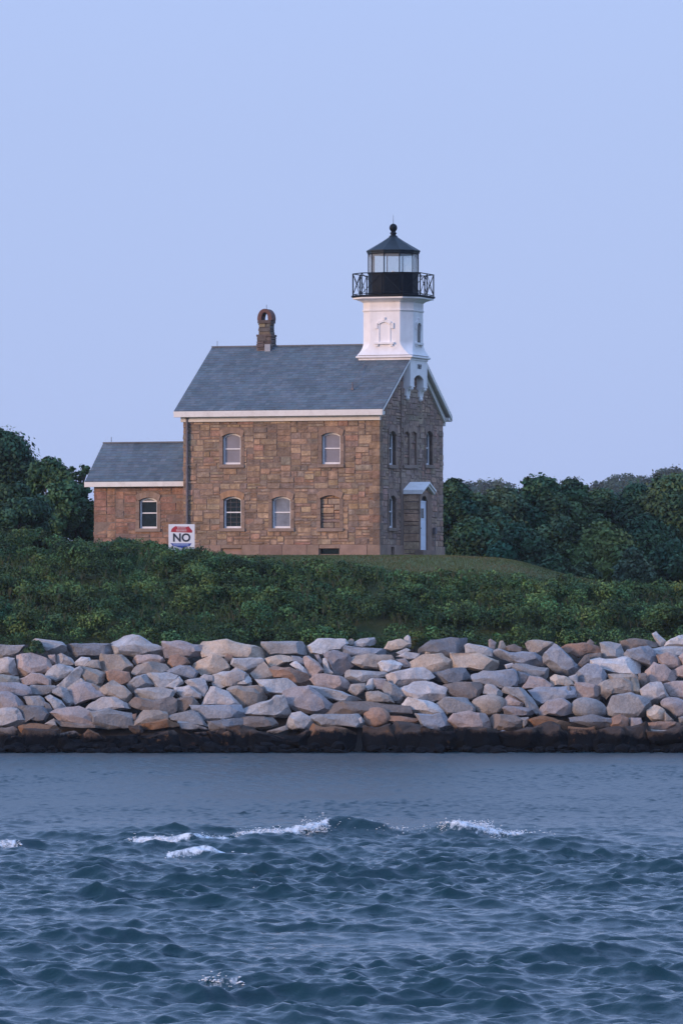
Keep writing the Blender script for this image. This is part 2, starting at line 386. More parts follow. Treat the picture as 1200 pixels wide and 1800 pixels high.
def make_foam():
    """spray and froth lumps thrown along the breaking crests"""
    ico = bmesh.new(); bmesh.ops.create_icosphere(ico, subdivisions=1, radius=1)
    iv = np.array([v.co[:] for v in ico.verts]); ifc = np.array([[v.index for v in f.verts] for f in ico.faces]); ico.free()
    P = []; S_ = []
    r = np.random.default_rng(3)
    for (a, b, py, h, w, sl, st, seed) in RIDGES:
        Y0 = FPX*CAMH/(py-HZ); xc = ((a+b)/2-600)*Y0/FPX; hw = (b-a)/2*Y0/FPX
        for (t0, t1) in st:
            L_ = (t1-t0)*hw; n = int(L_*260*(h/.3+.35))
            t = r.uniform(t0, t1, n)
            if py > 1600: t = t[::3]; n = len(t)
            # froth gathers in bursts
            if t0 == -.24: t = t[r.uniform(0, 1, n) < .10]; n = len(t)
            dens = .5+.5*np.sin(t*hw*2.3+seed)*np.sin(t*hw*5.1+1.7*seed)
            keep = r.uniform(0, 1, n) < .3+.7*dens; t = t[keep]; n = len(t)
            x = xc+t*hw; Yc = Y0+sl*t+.5*np.sin(x*.9+seed)+.15*np.sin(x*2.7+seed*2)
            e = np.clip(1-np.abs(t)**3, 0, 1)
            d = -np.abs(r.normal(0, w*.30, n)); y = Yc+d
            prof = np.exp(-(d/(w*.45))**2)
            z = h*e*prof*(.78+.22*np.sin(x*2.1+seed)) + r.exponential(.028, n)-.01
            s = r.uniform(.005, .015, n)
            P.append(np.stack([x, y, z], 1)); S_.append(s)
    # splash plume
    for (px, py, n, hh) in ((540, 1466, 260, .34), (562, 1462, 120, .42), (850, 1452, 160, .16), (820, 1452, 120, .12), (375, 1723, 60, .12), (345, 1478, 60, .10)):
        Y0 = FPX*CAMH/(1473-HZ) if py < 1600 else FPX*CAMH/(1735-HZ)
        z0 = CAMH-(py-HZ)*Y0/FPX
        x = (px-600)*Y0/FPX + r.normal(0, .12, n)*(1+0*r.random(n)); z = z0 + r.exponential(hh*.30, n)
        P.append(np.stack([x, Y0-.2+r.normal(0, .12, n), np.maximum(z, z0-.1)], 1)); S_.append(r.uniform(.006, .016, n))
    P = np.concatenate(P); S_ = np.concatenate(S_)
    sc3 = np.stack([S_*r.uniform(1.0, 3.2, len(S_)), S_*1.2, S_*r.uniform(.5, 1.0, len(S_))], 1)
    V = (P[:, None, :]+iv[None]*sc3[:, None, :]).reshape(-1, 3)
    F = (ifc[None]+(np.arange(len(P))*len(iv))[:, None, None]).reshape(-1)
    me = np_mesh('foam', V, F, 3, None, True)
    o = link_mesh('foam', me, surf('sea_foam', (.74, .77, .80), .8, .05, 3)); tag(o, 'white froth and spray on the breaking waves', 'foam', kind='stuff')
make_foam()

# ------------------------------------------------------------------ lighthouse
TH = R(-19.0); CT, ST = math.cos(TH), math.sin(TH)
HX, HY = (666-600)*300/FPX, 300.0
house = empty('lighthouse', (HX, HY, BASEZ), TH)
tag(house, 'brown stone lighthouse keepers house with white tower and black lantern above the right gable', 'lighthouse')
def ray_local(px, py):
    """camera ray through a pixel of the photo in the house's own coordinates"""
    dx, dy, dz = (px-600)/FPX, 1.0, (HZ-py)/FPX
    ox, oy = -HX, -HY
    c, s = math.cos(-TH), math.sin(-TH)
    return (ox*c-oy*s, ox*s+oy*c, CAMH-BASEZ), (dx*c-dy*s, dx*s+dy*c, dz)
def on_y(px, py, y=0.0):
    o, d = ray_local(px, py); t = (y-o[1])/d[1]; return o[0]+t*d[0], o[2]+t*d[2]
def on_x(px, py, x=0.0):
    o, d = ray_local(px, py); t = (x-o[0])/d[0]; return o[1]+t*d[1], o[2]+t*d[2]
L = -on_y(322.7, 900)[0]
W = on_x(778, 900)[0]
print('house', L, W)
ZT = on_y(500, 740)[1]            # wall top at the eaves
ZE = on_y(500, 721)[1]            # roof edge
OHF, OHG = .45, .34
YC = W/2
ZR = 6+(HZ-609.5)*(300+3+YC*.9455)/FPX-BASEZ
PITCH = (ZR-ZE)/(YC+OHF)
print('ZT ZE ZR', ZT, ZE, ZR)
FR = lambda u, d, z: (u, -d, z)              # front: u = local x
GA = lambda u, d, z: (d, u, z)               # gable: u = local y
def plane(fr0, off): return lambda u, d, z: fr0(u, d+off, z)

PAL = [(.250,.165,.110),(.285,.188,.122),(.225,.150,.105),(.310,.210,.138),(.195,.135,.100),(.270,.160,.112),(.235,.165,.120),(.175,.130,.102),(.275,.178,.108),(.245,.150,.102),(.21,.16,.125)]
def stones(mb, fr, u0, u1, z0, z1, holes, rr, cell=.145, top=None, pal=PAL, gain=1.0):
    nu = max(int(round((u1-u0)/(cell*1.22))), 2); nz = int(round((z1-z0)/cell)); cu = (u1-u0)/nu; cz = (z1-z0)/nz
    occ = [[False]*nu for _ in range(nz)]
    for j in range(nz):
        for i in range(nu):
            uc, zc = u0+(i+.5)*cu, z0+(j+.5)*cz
            for (a, b, c, d) in holes:
                if a < uc < b and c < zc < d: occ[j][i] = True
    for j in range(nz):
        i = 0
        while i < nu:
            if occ[j][i]: i += 1; continue
            h = rr.choices([1, 2, 3], [2.6, 5, .25])[0]; w = rr.choices([2, 3, 4, 5], [2.5, 4, 3, 1])[0]
            if h == 1: w += rr.choice([0, 1, 1])
            w = min(w, nu-i); h = min(h, nz-j); ww = 1
            while ww < w and not occ[j][i+ww]: ww += 1
            w = ww
            if i+w < nu and not occ[j][i+w] and (i+w+1 >= nu or occ[j][i+w+1]): w += 1
            hh = 1
            while hh < h and not any(occ[j+hh][i+q] for q in range(w)): hh += 1
            h = hh
            for a in range(h):
                for b in range(w): occ[j+a][i+b] = True
            a0, a1, b0, b1 = u0+i*cu, u0+(i+w)*cu, z0+j*cz, z0+(j+h)*cz
            i += w
            g = .008
            aa, ab, ba, bb = a0+g, a1-g, b0+g, b1-g
            if top:
                lim = min(top(aa), top(ab))
                if ba > lim-.08: continue
                bb = min(bb, lim)
            c = rr.choice(pal); k = rr.uniform(1.08, 1.46)*gain; c = (c[0]*1.04, c[1]*1.05, c[2]*1.03); c = tuple(min(1, x*k*rr.uniform(.95, 1.05)) for x in c)
            d = rr.uniform(.010, .036); e = rr.uniform(.012, .028)
            j1, j2, j3, j4 = (rr.uniform(-.022, .022) for _ in range(4))
            v = [fr(aa, -.03, ba), fr(ab, -.03, ba), fr(ab, -.03, bb), fr(aa, -.03, bb),
                 fr(aa+e, d+j1, ba+e), fr(ab-e, d+j2, ba+e), fr(ab-e, d+j3, bb-e), fr(aa+e, d+j4, bb-e)]
            mb.poly(v, [(4,5,6,7),(0,1,5,4),(1,2,6,5),(2,3,7,6),(3,0,4,7)], c)
def wall_core(mb, fr, u0, u1, z0, z1, holes, depth=.3):
    us = sorted({u0, u1, *[h[0] for h in holes], *[h[1] for h in holes]}); zs = sorted({z0, z1, *[h[2] for h in holes], *[h[3] for h in holes]})
    for a, b in zip(us, us[1:]):
        for c, d in zip(zs, zs[1:]):
            if any(h[0] < (a+b)/2 < h[1] and h[2] < (c+d)/2 < h[3] for h in holes): continue
            mb.face([fr(a, 0, c), fr(b, 0, c), fr(b, 0, d), fr(a, 0, d)])
    for (a, b, c, d) in holes:
        e = -depth
        mb.face([fr(a, 0, c), fr(a, 0, d), fr(a, e, d), fr(a, e, c)]); mb.face([fr(b, 0, c), fr(b, e, c), fr(b, e, d), fr(b, 0, d)])
        mb.face([fr(a, 0, c), fr(a, e, c), fr(b, e, c), fr(b, 0, c)]); mb.face([fr(a, 0, d), fr(b, 0, d), fr(b, e, d), fr(a, e, d)])
        mb.face([fr(a, e-.001, c), fr(b, e-.001, c), fr(b, e-.001, d), fr(a, e-.001, d)])
def arc(u0, u1, zs, r, n=10):
    uc, hw = (u0+u1)/2, (u1-u0)/2
    return [(u0+(u1-u0)*i/n, zs+r*(1-((u0+(u1-u0)*i/n-uc)/hw)**2)) for i in range(n+1)]

def window(parent, fr, u0, u1, z0, zs, r, style, label=None, sill=(.2, .2), depth=.2, surround=True, name='window', sillcol=1.0, archcol=(1, 1, 1)):
    """opening u0..u1, z0 sill top, zs spring line, r rise of the arch"""
    f = MB(); t = .075
    A = arc(u0, u1, zs, r)
    if style != 'blocked':
        d0, d1 = -depth, -depth+.09
        f.rect(fr, u0, u0+t, z0, zs, d0, d1); f.rect(fr, u1-t, u1, z0, zs, d0, d1); f.rect(fr, u0+t, u1-t, z0, z0+t+.02, d0, d1)
        B = [(min(max(u, u0+t), u1-t), z-t*1.1) for u, z in A]
        for i in range(len(A)-1):
            q = [B[i], B[i+1], A[i+1], A[i]]
            if abs(q[0][0]-q[1][0]) < 1e-5: q = [q[0], q[2], q[3]]
            f.prism(fr, q, d0, d1)
        zm = (z0+zs+r)/2
        f.rect(fr, u0+t, u1-t, zm-.028, zm+.028, d0+.005, d1-.012)
        if style == 'wing':
            f.rect(fr, u0+t, u1-t, zs-.06, zs+.01, d0+.003, d1-.006)
        o = f.build(name, M['frame'], parent)
        p = MB(); p.prism(fr, [(u0+.02, z0+.02), (u1-.02, z0+.02)]+[(u-.0, z-.02) for u, z in reversed(A)], -depth-.02, -depth+.035)
        pm = {'blind': 'blind', 'grid': 'glass_dark', 'dark': 'glass_dark', 'sky': 'glass_sky', 'wing': 'glass_dark'}[style]
        p.build('pane', M[pm], o)
        if style == 'grid':
            g = MB(); g1, g2 = -depth+.034, -depth+.06
            for k in (1, 2):
                uu = u0+(u1-u0)*k/3; g.rect(fr, uu-.007, uu+.007, z0+t, zs+r*.7-t, g1, g2)
            for zz in (z0+(zm-z0)*.38, z0+(zm-z0)*.70, zm+(zs+r-zm)*.33, zm+(zs+r-zm)*.64):
                g.rect(fr, u0+t, u1-t, zz-.007, zz+.007, g1, g2-.004)
            g.build('muntin', M['pipe'], o)
    else:
        rr = random.Random(int(abs(u0)*100)); q = MB()
        stones(q, plane(fr, -.13), u0, u1, z0, zs+r, [], rr)
        q.face([fr(u0, -.14, z0), fr(u1, -.14, z0), fr(u1, -.14, zs+r), fr(u0, -.14, zs+r)], (.1, .06, .05))
        o = q.build('blocked_window', M['stone'], parent)
    if label: o['label'] = label
    if sill:
        s = MB(); s.rect(fr, u0-sill[0], u1+sill[1], z0-.17, z0, -.22, .10, (.95*sillcol, 1.0*sillcol, 1.05*sillcol)); s.build('sill', M['dress'], o, bevel=.012)
    if surround:
        a = MB(); top = zs+r
        # spandrels behind the arch, then the jamb blocks and voussoirs
        for i in range(len(A)-1):
            a.prism(fr, [A[i], A[i+1], (A[i+1][0], top+.01), (A[i][0], top+.01)], -depth-.05, .015, (.8, .8, .8))
        th = .28; uc = (u0+u1)/2
        nv = 7
        O = []
        for i in range(nv+1):
            tt = i/nv; u = u0-.10+(u1-u0+.2)*tt; w = (u-uc)/((u1-u0)/2+.1)
            O.append(((u, zs-.03+(r+.03)*(1-w*w)), (uc+(u-uc)*1.16, zs+.02+th*.92+(r+.02)*(1-w*w)*1.05)))
        for i in range(nv):
            k = random.uniform(.85, 1.2)
            a.prism(fr, [O[i][0], O[i+1][0], O[i+1][1], O[i][1]], -.02, .052+random.uniform(0, .012), (k*archcol[0], k*archcol[1], k*archcol[2]))
        z = z0
        while z < zs-.05:
            h = min(random.uniform(.28, .5), zs-z)
            if zs-z-h < .12: h = zs-z
            for (a0, a1) in ((u0-.19, u0), (u1, u1+.19)):
                k = random.uniform(.72, 1.05)
                a.rect(fr, a0, a1, z+.008, z+h-.008, -depth-.05, .045+random.uniform(-.006, .006), (k, k, k))
            z += h
        a.build('stone_surround', M['dress'], o, bevel=.006)
    return o

def fwin(px0, px1, pyt, pyb, y=0.0, rise=.16):
    a, zb = on_y(px0, pyb, y); b, zt = on_y(px1, pyt, y); return a, b, zb, zt-rise, rise
def gwin(px0, px1, pyt, pyb, x=0.0, rise=.22):
    a, zb = on_x(px0, pyb, x); b, zt = on_x(px1, pyt, x); return a, b, zb, zt-rise, rise

front = [(fwin(392, 423.5, 761.5, 816.5), 'blind', 'upper window with grey blind nearest the downspout'),
         (fwin(566, 598.5, 760, 816), 'blind', 'upper window with grey blind above the blocked opening'),
         (fwin(393.5, 424.5, 872.5, 928.5), 'grid', 'dark many paned lower window'),
         (fwin(478.5, 511, 872.5, 928.5), 'sky', 'lower window reflecting the sky'),
         (fwin(563.5, 597, 870.5, 928.5), 'blocked', 'lower window opening filled with stone')]
gable = [(gwin(683, 694.3, 758, 817), 'dark', 'narrow upper gable window beside the house corner'),
         (gwin(747.5, 758.5, 758, 817), 'dark', 'narrow upper gable window at the far edge'),
         (gwin(683, 694.3, 871, 927.5), 'dark', 'narrow lower gable window beside the porch'),
         (gwin(708.5, 718, 759, 817, .07, .12), 'blocked', 'near half of the blocked pair of gable windows'),
         (gwin(720.5, 730.5, 759, 817, .07, .12), 'blocked', 'far half of the blocked pair of gable windows')]
fh = [(a, b, z0, zs+r) for (a, b, z0, zs, r), s, _ in front]
gh = [(a, b, z0, zs+r) for (a, b, z0, zs, r), s, _ in gable[:3]]
bm1 = fwin(391, 424, 964, 974, 0, 0)[:4]; bm2 = fwin(563, 596, 964, 974, 0, 0)[:4]
gb = gwin(685, 690, 962, 976, 0, 0)[:4]
PLZ = on_y(500, 958)[1]
def grow(h, a=.17, top=.30, bot=.16): return (h[0]-a, h[1]+a, h[2]-bot, h[3]+top)
rr = random.Random(4)
core = MB()
GSL = lambda u: ZE-.20+PITCH*(YC+OHF-abs(u-YC))            # underside of the roof on the gable
wall_core(core, FR, -L, 0, -.8, ZT+.1, fh+[bm1, bm2]); wall_core(core, GA, 0, W, -.8, ZT+.1, gh+[gb])
core.face([GA(0, 0, ZT+.1), GA(W, 0, ZT+.1), GA(W, 0, GSL(W)-.02), GA(YC, 0, GSL(YC)-.02), GA(0, 0, GSL(0)-.02)])
core.face([(-L, 0, -.8), (-L, 0, GSL(0)-.02), (-L, YC, GSL(YC)-.02), (-L, W, GSL(W)-.02), (-L, W, -.8)])
core.face([(0, W, -.8), (-L, W, -.8), (-L, W, ZT+.1), (0, W, ZT+.1)])
core_o = core.build('wall', M['mortar'], house)
st = MB()
stones(st, FR, -L, 0, PLZ, ZT, [grow(h) for h in fh], rr)
stones(st, GA, 0, W, PLZ, ZT, [grow(h) for h in gh], rr, pal=[(.25,.165,.125),(.275,.185,.14),(.22,.15,.12),(.30,.205,.155),(.205,.14,.115),(.27,.165,.125)])
stones(st, GA, 0, W, ZT, ZR, [], rr, top=lambda u: GSL(u)-.05, pal=[(.25,.165,.125),(.275,.185,.14),(.22,.15,.12),(.30,.205,.155),(.205,.14,.115)])
BK = lambda u, d, z: (-L-d, u, z)
stones(st, BK, 0, W, PLZ, ZT, [], rr); stones(st, BK, 0, W, ZT, ZR, [], rr, top=lambda u: GSL(u)-.05)
BB = lambda u, d, z: (u, W+d, z)
stones(st, BB, -L, 0, PLZ, ZT, [], rr)
# quoins at the near corner
z = PLZ; k = 0
while z < ZT-.05:
    h = min(.36, ZT-z); c = random.uniform(.85, 1.15); p_ = rr.choice(PAL); col = tuple(c*q_ for q_ in p_)
    a, b = (.48, .30) if k % 2 else (.30, .48)
    st.box(-a, .05, -.052, b, z+.008, z+h-.008, col); z += h; k += 1
stone_o = st.build('stonework', M['stone'], core_o)
# plinth of big dressed blocks
pl = MB()
def plinth(fr, u0, u1, holes):
    u = u0
    while u < u1-.01:
        w = min(random.uniform(.8, 1.5), u1-u)
        if u1-u-w < .4: w = u1-u
        for h in holes:
            if u < h[0]-.05 < u+w: w = h[0]-.05-u
            if h[0]-.06 <= u < h[1]: w = h[1]+.05-u
        k = random.uniform(.8, 1.12); col = (k, k*random.uniform(.95, 1.03), k)
        hh = [h for h in holes if h[0] >= u-.1 and h[1] <= u+w+.1]
        if hh: pl.rect(fr, u+.006, u+w-.006, hh[0][3], PLZ-.004, -.02, .085, col)
        else: pl.rect(fr, u+.006, u+w-.006, -.7, PLZ-.004, -.02, .08+random.uniform(-.01, .01), col)
        u += w
plinth(FR, -L-.08, .08, [bm1, bm2]); plinth(GA, -.06, W+.06, [gb])
pl.build('plinth', M['dress'], house, bevel=.012)
for h, fr, m_ in ((bm1, FR, 'dress'), (bm2, FR, 'glass_dark'), (gb, GA, 'glass_dark')):
    q = MB(); q.rect(fr, h[0], h[1], h[2]-.3, h[3], -.28, -.12 if m_ == 'glass_dark' else -.03, (1.1, 1.05, 1.1)); q.build('basement_window', M[m_], house)
for (g, s, lab) in front:
    window(house, FR, *g, s, lab, archcol=(1.25, 1.05, .8) if s == 'grid' else (1.05, 1, .95))
for (g, s, lab) in gable[:3]: window(house, GA, *g, s, lab, depth=.24, sillcol=.9, archcol=(.9, .9, .95))
# shallow stone bay under the tower, with the pair of blocked lights
y0b, y1b = on_x(705, 900, .08)[0], on_x(741.5, 900, .08)[0]
zb0, zb1 = on_x(705, 850, .08)[1], on_x(705, 700, .0)[1]
bay = MB(); bholes = [(g[0], g[1], g[2], g[3]+g[4]) for g, s, _ in gable[3:]]
GB = plane(GA, .07)
wall_core(bay, GB, y0b, y1b, zb0-3.3, zb1+.5, bholes, .15)
bay.face([GA(y0b, 0, zb0-3.3), GA(y0b, .07, zb0-3.3), GA(y0b, .07, zb1+.5), GA(y0b, 0, zb1+.5)]); bay.face([GA(y1b, .07, zb0-3.3), GA(y1b, 0, zb0-3.3), GA(y1b, 0, zb1+.5), GA(y1b, .07, zb1+.5)])
bo = bay.build('gable_bay', M['mortar'], house)
bs = MB(); stones(bs, GB, y0b, y1b, zb0, zb1+.5, [grow(h, .1, .2, .16) for h in bholes], rr, pal=[(.23,.165,.125),(.25,.18,.14),(.21,.145,.12),(.27,.19,.145)])
bs.build('stonework', M['stone'], bo)
for (g, s, lab) in gable[3:]: window(house, GB, *g, s, lab, sill=(.12, .12), sillcol=.95)

# roof of stepped slates
def slate_roof(name, x0, x1, ye, yr, ze, zr, parent, seed, thick=.10, skip=None):
    rr = random.Random(seed); mb = MB()
    for side in (0, 1):
        def P(x, s, lift):     # s: 0 eave .. 1 ridge
            y = ye+(yr-ye)*s; z = ze+(zr-ze)*s+lift
            if side: y = 2*yr-y
            return (x, y, z)
        ln = math.hypot(yr-ye, zr-ze); n = int(ln/.23)
        for j in range(n):
            s0, s1 = j/n, (j+1)/n+.002
            x = x0-rr.uniform(0, .25)
            while x < x1:
                w = rr.uniform(.22, .34); a, b = max(x, x0), min(x+w, x1); x += w
                if b-a < .02: continue
                k = rr.uniform(.82, 1.16); base = rr.choice([(.084,.112,.132), (.094,.116,.132), (.076,.104,.122), (.100,.118,.136), (.082,.104,.128)])
                l0 = .022+rr.uniform(-.004, .006)
                q = [P(a+.003, s0, l0), P(b-.003, s0, l0+rr.uniform(-.003, .003)), P(b-.003, s1, .004), P(a+.003, s1, .004)]
                e = [P(a+.003, s0, -.01), P(b-.003, s0, -.01), q[1], q[0]]
                if side: q = q[::-1]; e = e[::-1]
                col = tuple(k*c for c in base); mb.face(q, col); mb.face(e, col)
        q = [P(x0, 0, 0), P(x1, 0, 0), P(x1, 1, 0), P(x0, 1, 0)]; q2 = [P(x0, 0, -thick), P(x0, 1, -thick), P(x1, 1, -thick), P(x1, 0, -thick)]
        ends = [[P(x0, 0, 0), P(x0, 1, 0), P(x0, 1, -thick), P(x0, 0, -thick)], [P(x1, 0, 0), P(x1, 0, -thick), P(x1, 1, -thick), P(x1, 1, 0)], [P(x0, 0, -thick), P(x1, 0, -thick), P(x1, 0, 0), P(x0, 0, 0)]]
        for w_ in [q]+ends+[q2]: mb.face(w_[::-1] if side else w_, (.05, .055, .065))
    mb.box(x0, x1, yr-.09, yr+.09, zr-.03, zr+.045, (.11, .12, .14))
    return mb.build(name, M['slate'], parent)
roof = slate_roof('roof', -L-OHG, OHG, -OHF, YC, ZE, ZR, house, 3)
# eaves cornice, frieze, rake boards
tr = MB()
zf0 = on_y(500, 732)[1]
for sgn in (0, 1):
    ya, yb = (-OHF+.03, -.02) if not sgn else (W+.02, W+OHF-.03)
    tr.box(-L-OHG+.03, OHG-.03, ya, yb, zf0+.03, ZE-.105)
    ya, yb = (-OHF-.02, -OHF+.10) if not sgn else (W+OHF-.10, W+OHF+.02)
    tr.box(-L-OHG-.0, OHG, ya, yb, zf0-.0, ZE-.02)
    ya, yb = (-.14, .0) if not sgn else (W, W+.14)
    tr.box(-L-.1, .10, ya, yb, ZT-.01, zf0+.03)
def rake(x0, x1, drop0, drop1, ye=-OHF, sides=(1, -1)):
    for sgn in sides:
        def P(x, s, dz):
            y = ye+(YC-ye)*s
            if sgn < 0: y = 2*YC-y
            return (x, y, ZE+(ZR-ZE)*s-dz)
        v = [P(x0, 0, drop0), P(x1, 0, drop0), P(x1, 1, drop0), P(x0, 1, drop0), P(x0, 0, drop1), P(x1, 0, drop1), P(x1, 1, drop1), P(x0, 1, drop1)]
        fs = [(0,1,2,3),(4,7,6,5),(0,4,5,1),(1,5,6,2),(2,6,7,3),(3,7,4,0)]
        tr.poly(v, fs if sgn > 0 else [f[::-1] for f in fs])
for (x0, x1) in ((OHG-.06, OHG+.025), (-L-OHG-.025, -L-OHG+.06)): rake(x0, x1, .03, .13, sides=(1,)); rake(x0, x1, .05, .27, sides=(-1,))
for (x0, x1) in ((-.01, .13), (-L-.13, -L+.01)): rake(x0, x1, .12, .24, -.05, (1,)); rake(x0, x1, .12, .42, -.05, (-1,))
for (x0, x1) in ((.0, OHG-.03), (-L-OHG+.03, -L)): rake(x0, x1, .105, .16)
tr.build('cornice', M['trim'], house, bevel=.01)
# downspout
dx_ = on_y(330.5, 900)[0]
ds = MB(); zd0 = on_y(330, 926)[1]
ds.tube((dx_, -.13, ZT+.15), (dx_, -.13, zd0-1.4), .065, n=10)
ds.tube((dx_, -.13, ZT+.12), (dx_+.05, -OHF+.05, ZE-.1), .06, n=10)
for z in np.arange(1.0, 6.2, 1.7): ds.box(dx_-.09, dx_+.09, -.20, -.0, z, z+.05)
ds.build('downspout', M['pipe'], house, smooth=True)
# chimney
cx = on_y(468.5, 600, YC)[0]
def zc(py): return 6+(HZ-py)*307.5/FPX-BASEZ
ch = MB()
def rubble_block(mb, hx, z0, z1, seed, pal):
    rr2 = random.Random(seed)
    mb.box(cx-hx+.02, cx+hx-.02, YC-hx+.02, YC+hx-.02, z0, z1, (.07, .055, .05))
    for fr_ in (lambda u, d, z: (cx+u, YC-hx-d+.02, z), lambda u, d, z: (cx+hx+d-.02, YC+u, z), lambda u, d, z: (cx-u, YC+hx+d-.02, z), lambda u, d, z: (cx-hx-d+.02, YC-u, z)):
        stones(mb, fr_, -hx, hx, z0, z1, [], rr2, cell=.105, pal=pal)
CP = [(.15,.115,.075),(.20,.16,.095),(.10,.085,.07),(.24,.19,.115),(.08,.07,.065),(.16,.12,.085)]
rubble_block(ch, .385, zc(640), zc(590), 1, [(.11,.085,.075),(.14,.105,.09),(.09,.07,.065)]); rubble_block(ch, .315, zc(590)-.02, zc(569), 2, CP)
ch.box(cx-.35, cx+.35, YC-.35, YC+.35, zc(569), zc(563.5), (.10, .075, .065))
ch.box(cx-.40, cx+.40, YC-.40, YC+.40, zc(592.5), zc(589), (.12, .09, .08))
cho = ch.build('chimney', M['chimney'], house)
hd = MB(); n = 14; z0 = zc(563.5)
for i in range(n):
    a0, a1 = math.pi*i/n, math.pi*(i+1)/n
    pts = []
    for rr_, a in ((.385, a0), (.385, a1), (.175, a1), (.175, a0)):
        pts.append((cx+rr_*math.cos(a), z0+.06+rr_*1.32*math.sin(a) if rr_ > .2 else z0+.06+rr_*1.9*math.sin(a)))
    v = [(x, YC-.30, z) for x, z in pts]+[(x, YC+.30, z) for x, z in pts]
    hd.poly(v, [(0,1,2,3),(7,6,5,4),(0,4,5,1),(2,6,7,3),(1,5,6,2),(3,7,4,0)])
hd.box(cx-.385, cx-.175, YC-.30, YC+.30, z0, z0+.065); hd.box(cx+.175, cx+.385, YC-.30, YC+.30, z0, z0+.065)
hd.build('chimney_hood', M['terracotta'], cho, smooth=True)
fl = MB(); xa, za = on_y(470, 607, YC-.42); yq = YC-.42
fl.box(xa-.13, xa+.16, yq-.05, yq+.02, za-.42, za+.05); fl.build('flashing', M['lead'], cho)
# roof vent rod with cable
vr = MB(); vy = 1.15; vx, vz = on_y(619.5, 697, vy); zr_ = ZE+PITCH*(vy+OHF)
vr.tube((vx, vy, zr_-.05), (vx, vy, zr_+.38), .035); vr.box(vx-.06, vx+.06, vy-.06, vy+.06, zr_, zr_+.10)
vx2, _ = on_y(641, 650, 3.2); vr.tube((vx, vy, zr_+.3), (vx2, 3.2, ZE+PITCH*(3.2+OHF)+.07), .014, n=5)
vr.build('roof_vent', M['pipe'], house)
rod = MB(); rod.tube((cx, YC, zc(546)), (cx, YC, zc(536)), .012, n=5); rod.build('lightning_rod', M['black'], cho); rod = MB()
rx = on_y(382, 610, YC)[0]; rod.tube((rx, YC, ZR), (rx, YC, ZR+.30), .012, n=5); rod.build('lightning_rod', M['black'], house)

# porch with door
PD = .86
yp0 = on_x(736.3, 900, PD)[0]; yp1 = yp0+1.85; ypc = (yp0+yp1)/2
zpe = on_x(738, 861, PD)[1]; zpr = on_x(749.5, 847, PD)[1]
porch = MB(); PF = plane(GA, PD)
dz0 = on_x(741, 967, PD)[1]; dzt = on_x(741, 871, PD)[1]; dzs = dzt-.30; dy0, dy1 = yp0+.10, yp0+1.22
wall_core(porch, PF, yp0, yp1, -.6, zpe+.02, [(dy0, dy1, dz0, dzt)], .12)
PL = lambda u, d, z: (u, yp0-d, z); PR = lambda u, d, z: (-u, yp1+d, z)
wall_core(porch, PL, 0, PD, -.6, zpe+.02, []); wall_core(porch, PR, -PD, 0, -.6, zpe+.02, [])
porch.face([PF(yp0, 0, zpe+.02), PF(yp1, 0, zpe+.02), PF(ypc, 0, zpr-.12)])
po = porch.build('porch', M['mortar'], house)
ps = MB(); pp = [(.34,.22,.15),(.31,.20,.14),(.36,.235,.16)]  # porch stones paler and warmer, sunlight put into their colour
stones(ps, PL, .01, PD, -.3, zpe, [], rr, cell=.2, pal=pp); stones(ps, PF, yp0, yp1, -.3, zpe, [grow((dy0, dy1, dz0, dzt), .05, .1, .3)], rr, cell=.15, pal=pp); stones(ps, PR, -PD, 0, -.3, zpe, [], rr, pal=pp)
ps.build('stonework', M['stone'], po)
cp = MB()
hw = 1.04; rise = zpr-zpe
for sgn in (-1, 1):
    a = (ypc, zpr); b = (ypc+sgn*hw, zpr-rise*hw/ (hw) )
    for (lo, hi, x1) in ((-.10, 0, PD+.26), (-.22, -.10, PD+.18)):
        v = [(0, a[0], a[1]+lo), (x1, a[0], a[1]+lo), (x1, b[0], b[1]+lo), (0, b[0], b[1]+lo), (0, a[0], a[1]+hi), (x1, a[0], a[1]+hi), (x1, b[0], b[1]+hi), (0, b[0], b[1]+hi)]
        fs = [(0,3,2,1),(4,5,6,7),(0,1,5,4),(1,2,6,5),(2,3,7,6),(3,0,4,7)]
        cp.poly(v, [f[::-1] for f in fs] if sgn > 0 else fs)
cp.build('porch_canopy', M['white'], po, bevel=.012)
dr = MB(); dr.rect(PF, dy0, dy1, dz0, dzs-.02, -.11, -.05)
for (a, b) in ((.12, .36), (.42, .66)):
    for (c, d) in ((.12, .28), (.34, .55)):
        pass
H_ = dzs-dz0
for (c, d) in ((.06, .26), (.32, .58)):
    for (a, b) in ((.10, .46), (.54, .90)): dr.rect(PF, dy0+(dy1-dy0)*a, dy0+(dy1-dy0)*b, dz0+H_*c, dz0+H_*d, -.05, -.035)
dr.rect(PF, dy0, dy1, dzs-.03, dzs+.04, -.11, -.03)
do = dr.build('door', M['door'], house)
dg = MB(); dg.rect(PF, dy0+(dy1-dy0)*.30, dy0+(dy1-dy0)*.70, dz0+H_*.66, dz0+H_*.86, -.05, -.042); dg.prism(PF, [(dy0, dzs+.04), (dy1, dzs+.04)]+list(reversed(arc(dy0, dy1, dzs+.04, dzt-dzs-.05))), -.11, -.07); dg.build('door_glass', M['glass_dark'], do)
db = MB(); db.sphere(PF(dy0+.12, .0, dz0+H_*.45), .045); db.build('door_knob', M['black'], do, smooth=True)
pa = MB(); A = arc(dy0, dy1, dzs, dzt-dzs)
for i in range(len(A)-1): pa.prism(PF, [A[i], A[i+1], (A[i+1][0], dzt+.12), (A[i][0], dzt+.12)], -.12, .05)
pa.rect(PF, yp0-.0, dy0, dz0-.1, dzt+.12, -.12, .05); pa.rect(PF, dy1, yp1, dz0-.1, dzt+.12, -.12, .05, (.85, .8, .8)); pa.rect(PF, yp0-.1, yp1+.1, -.6, dz0, -.2, .25, (.8, .8, .8))
pa.build('door_surround', M['dress'], po)
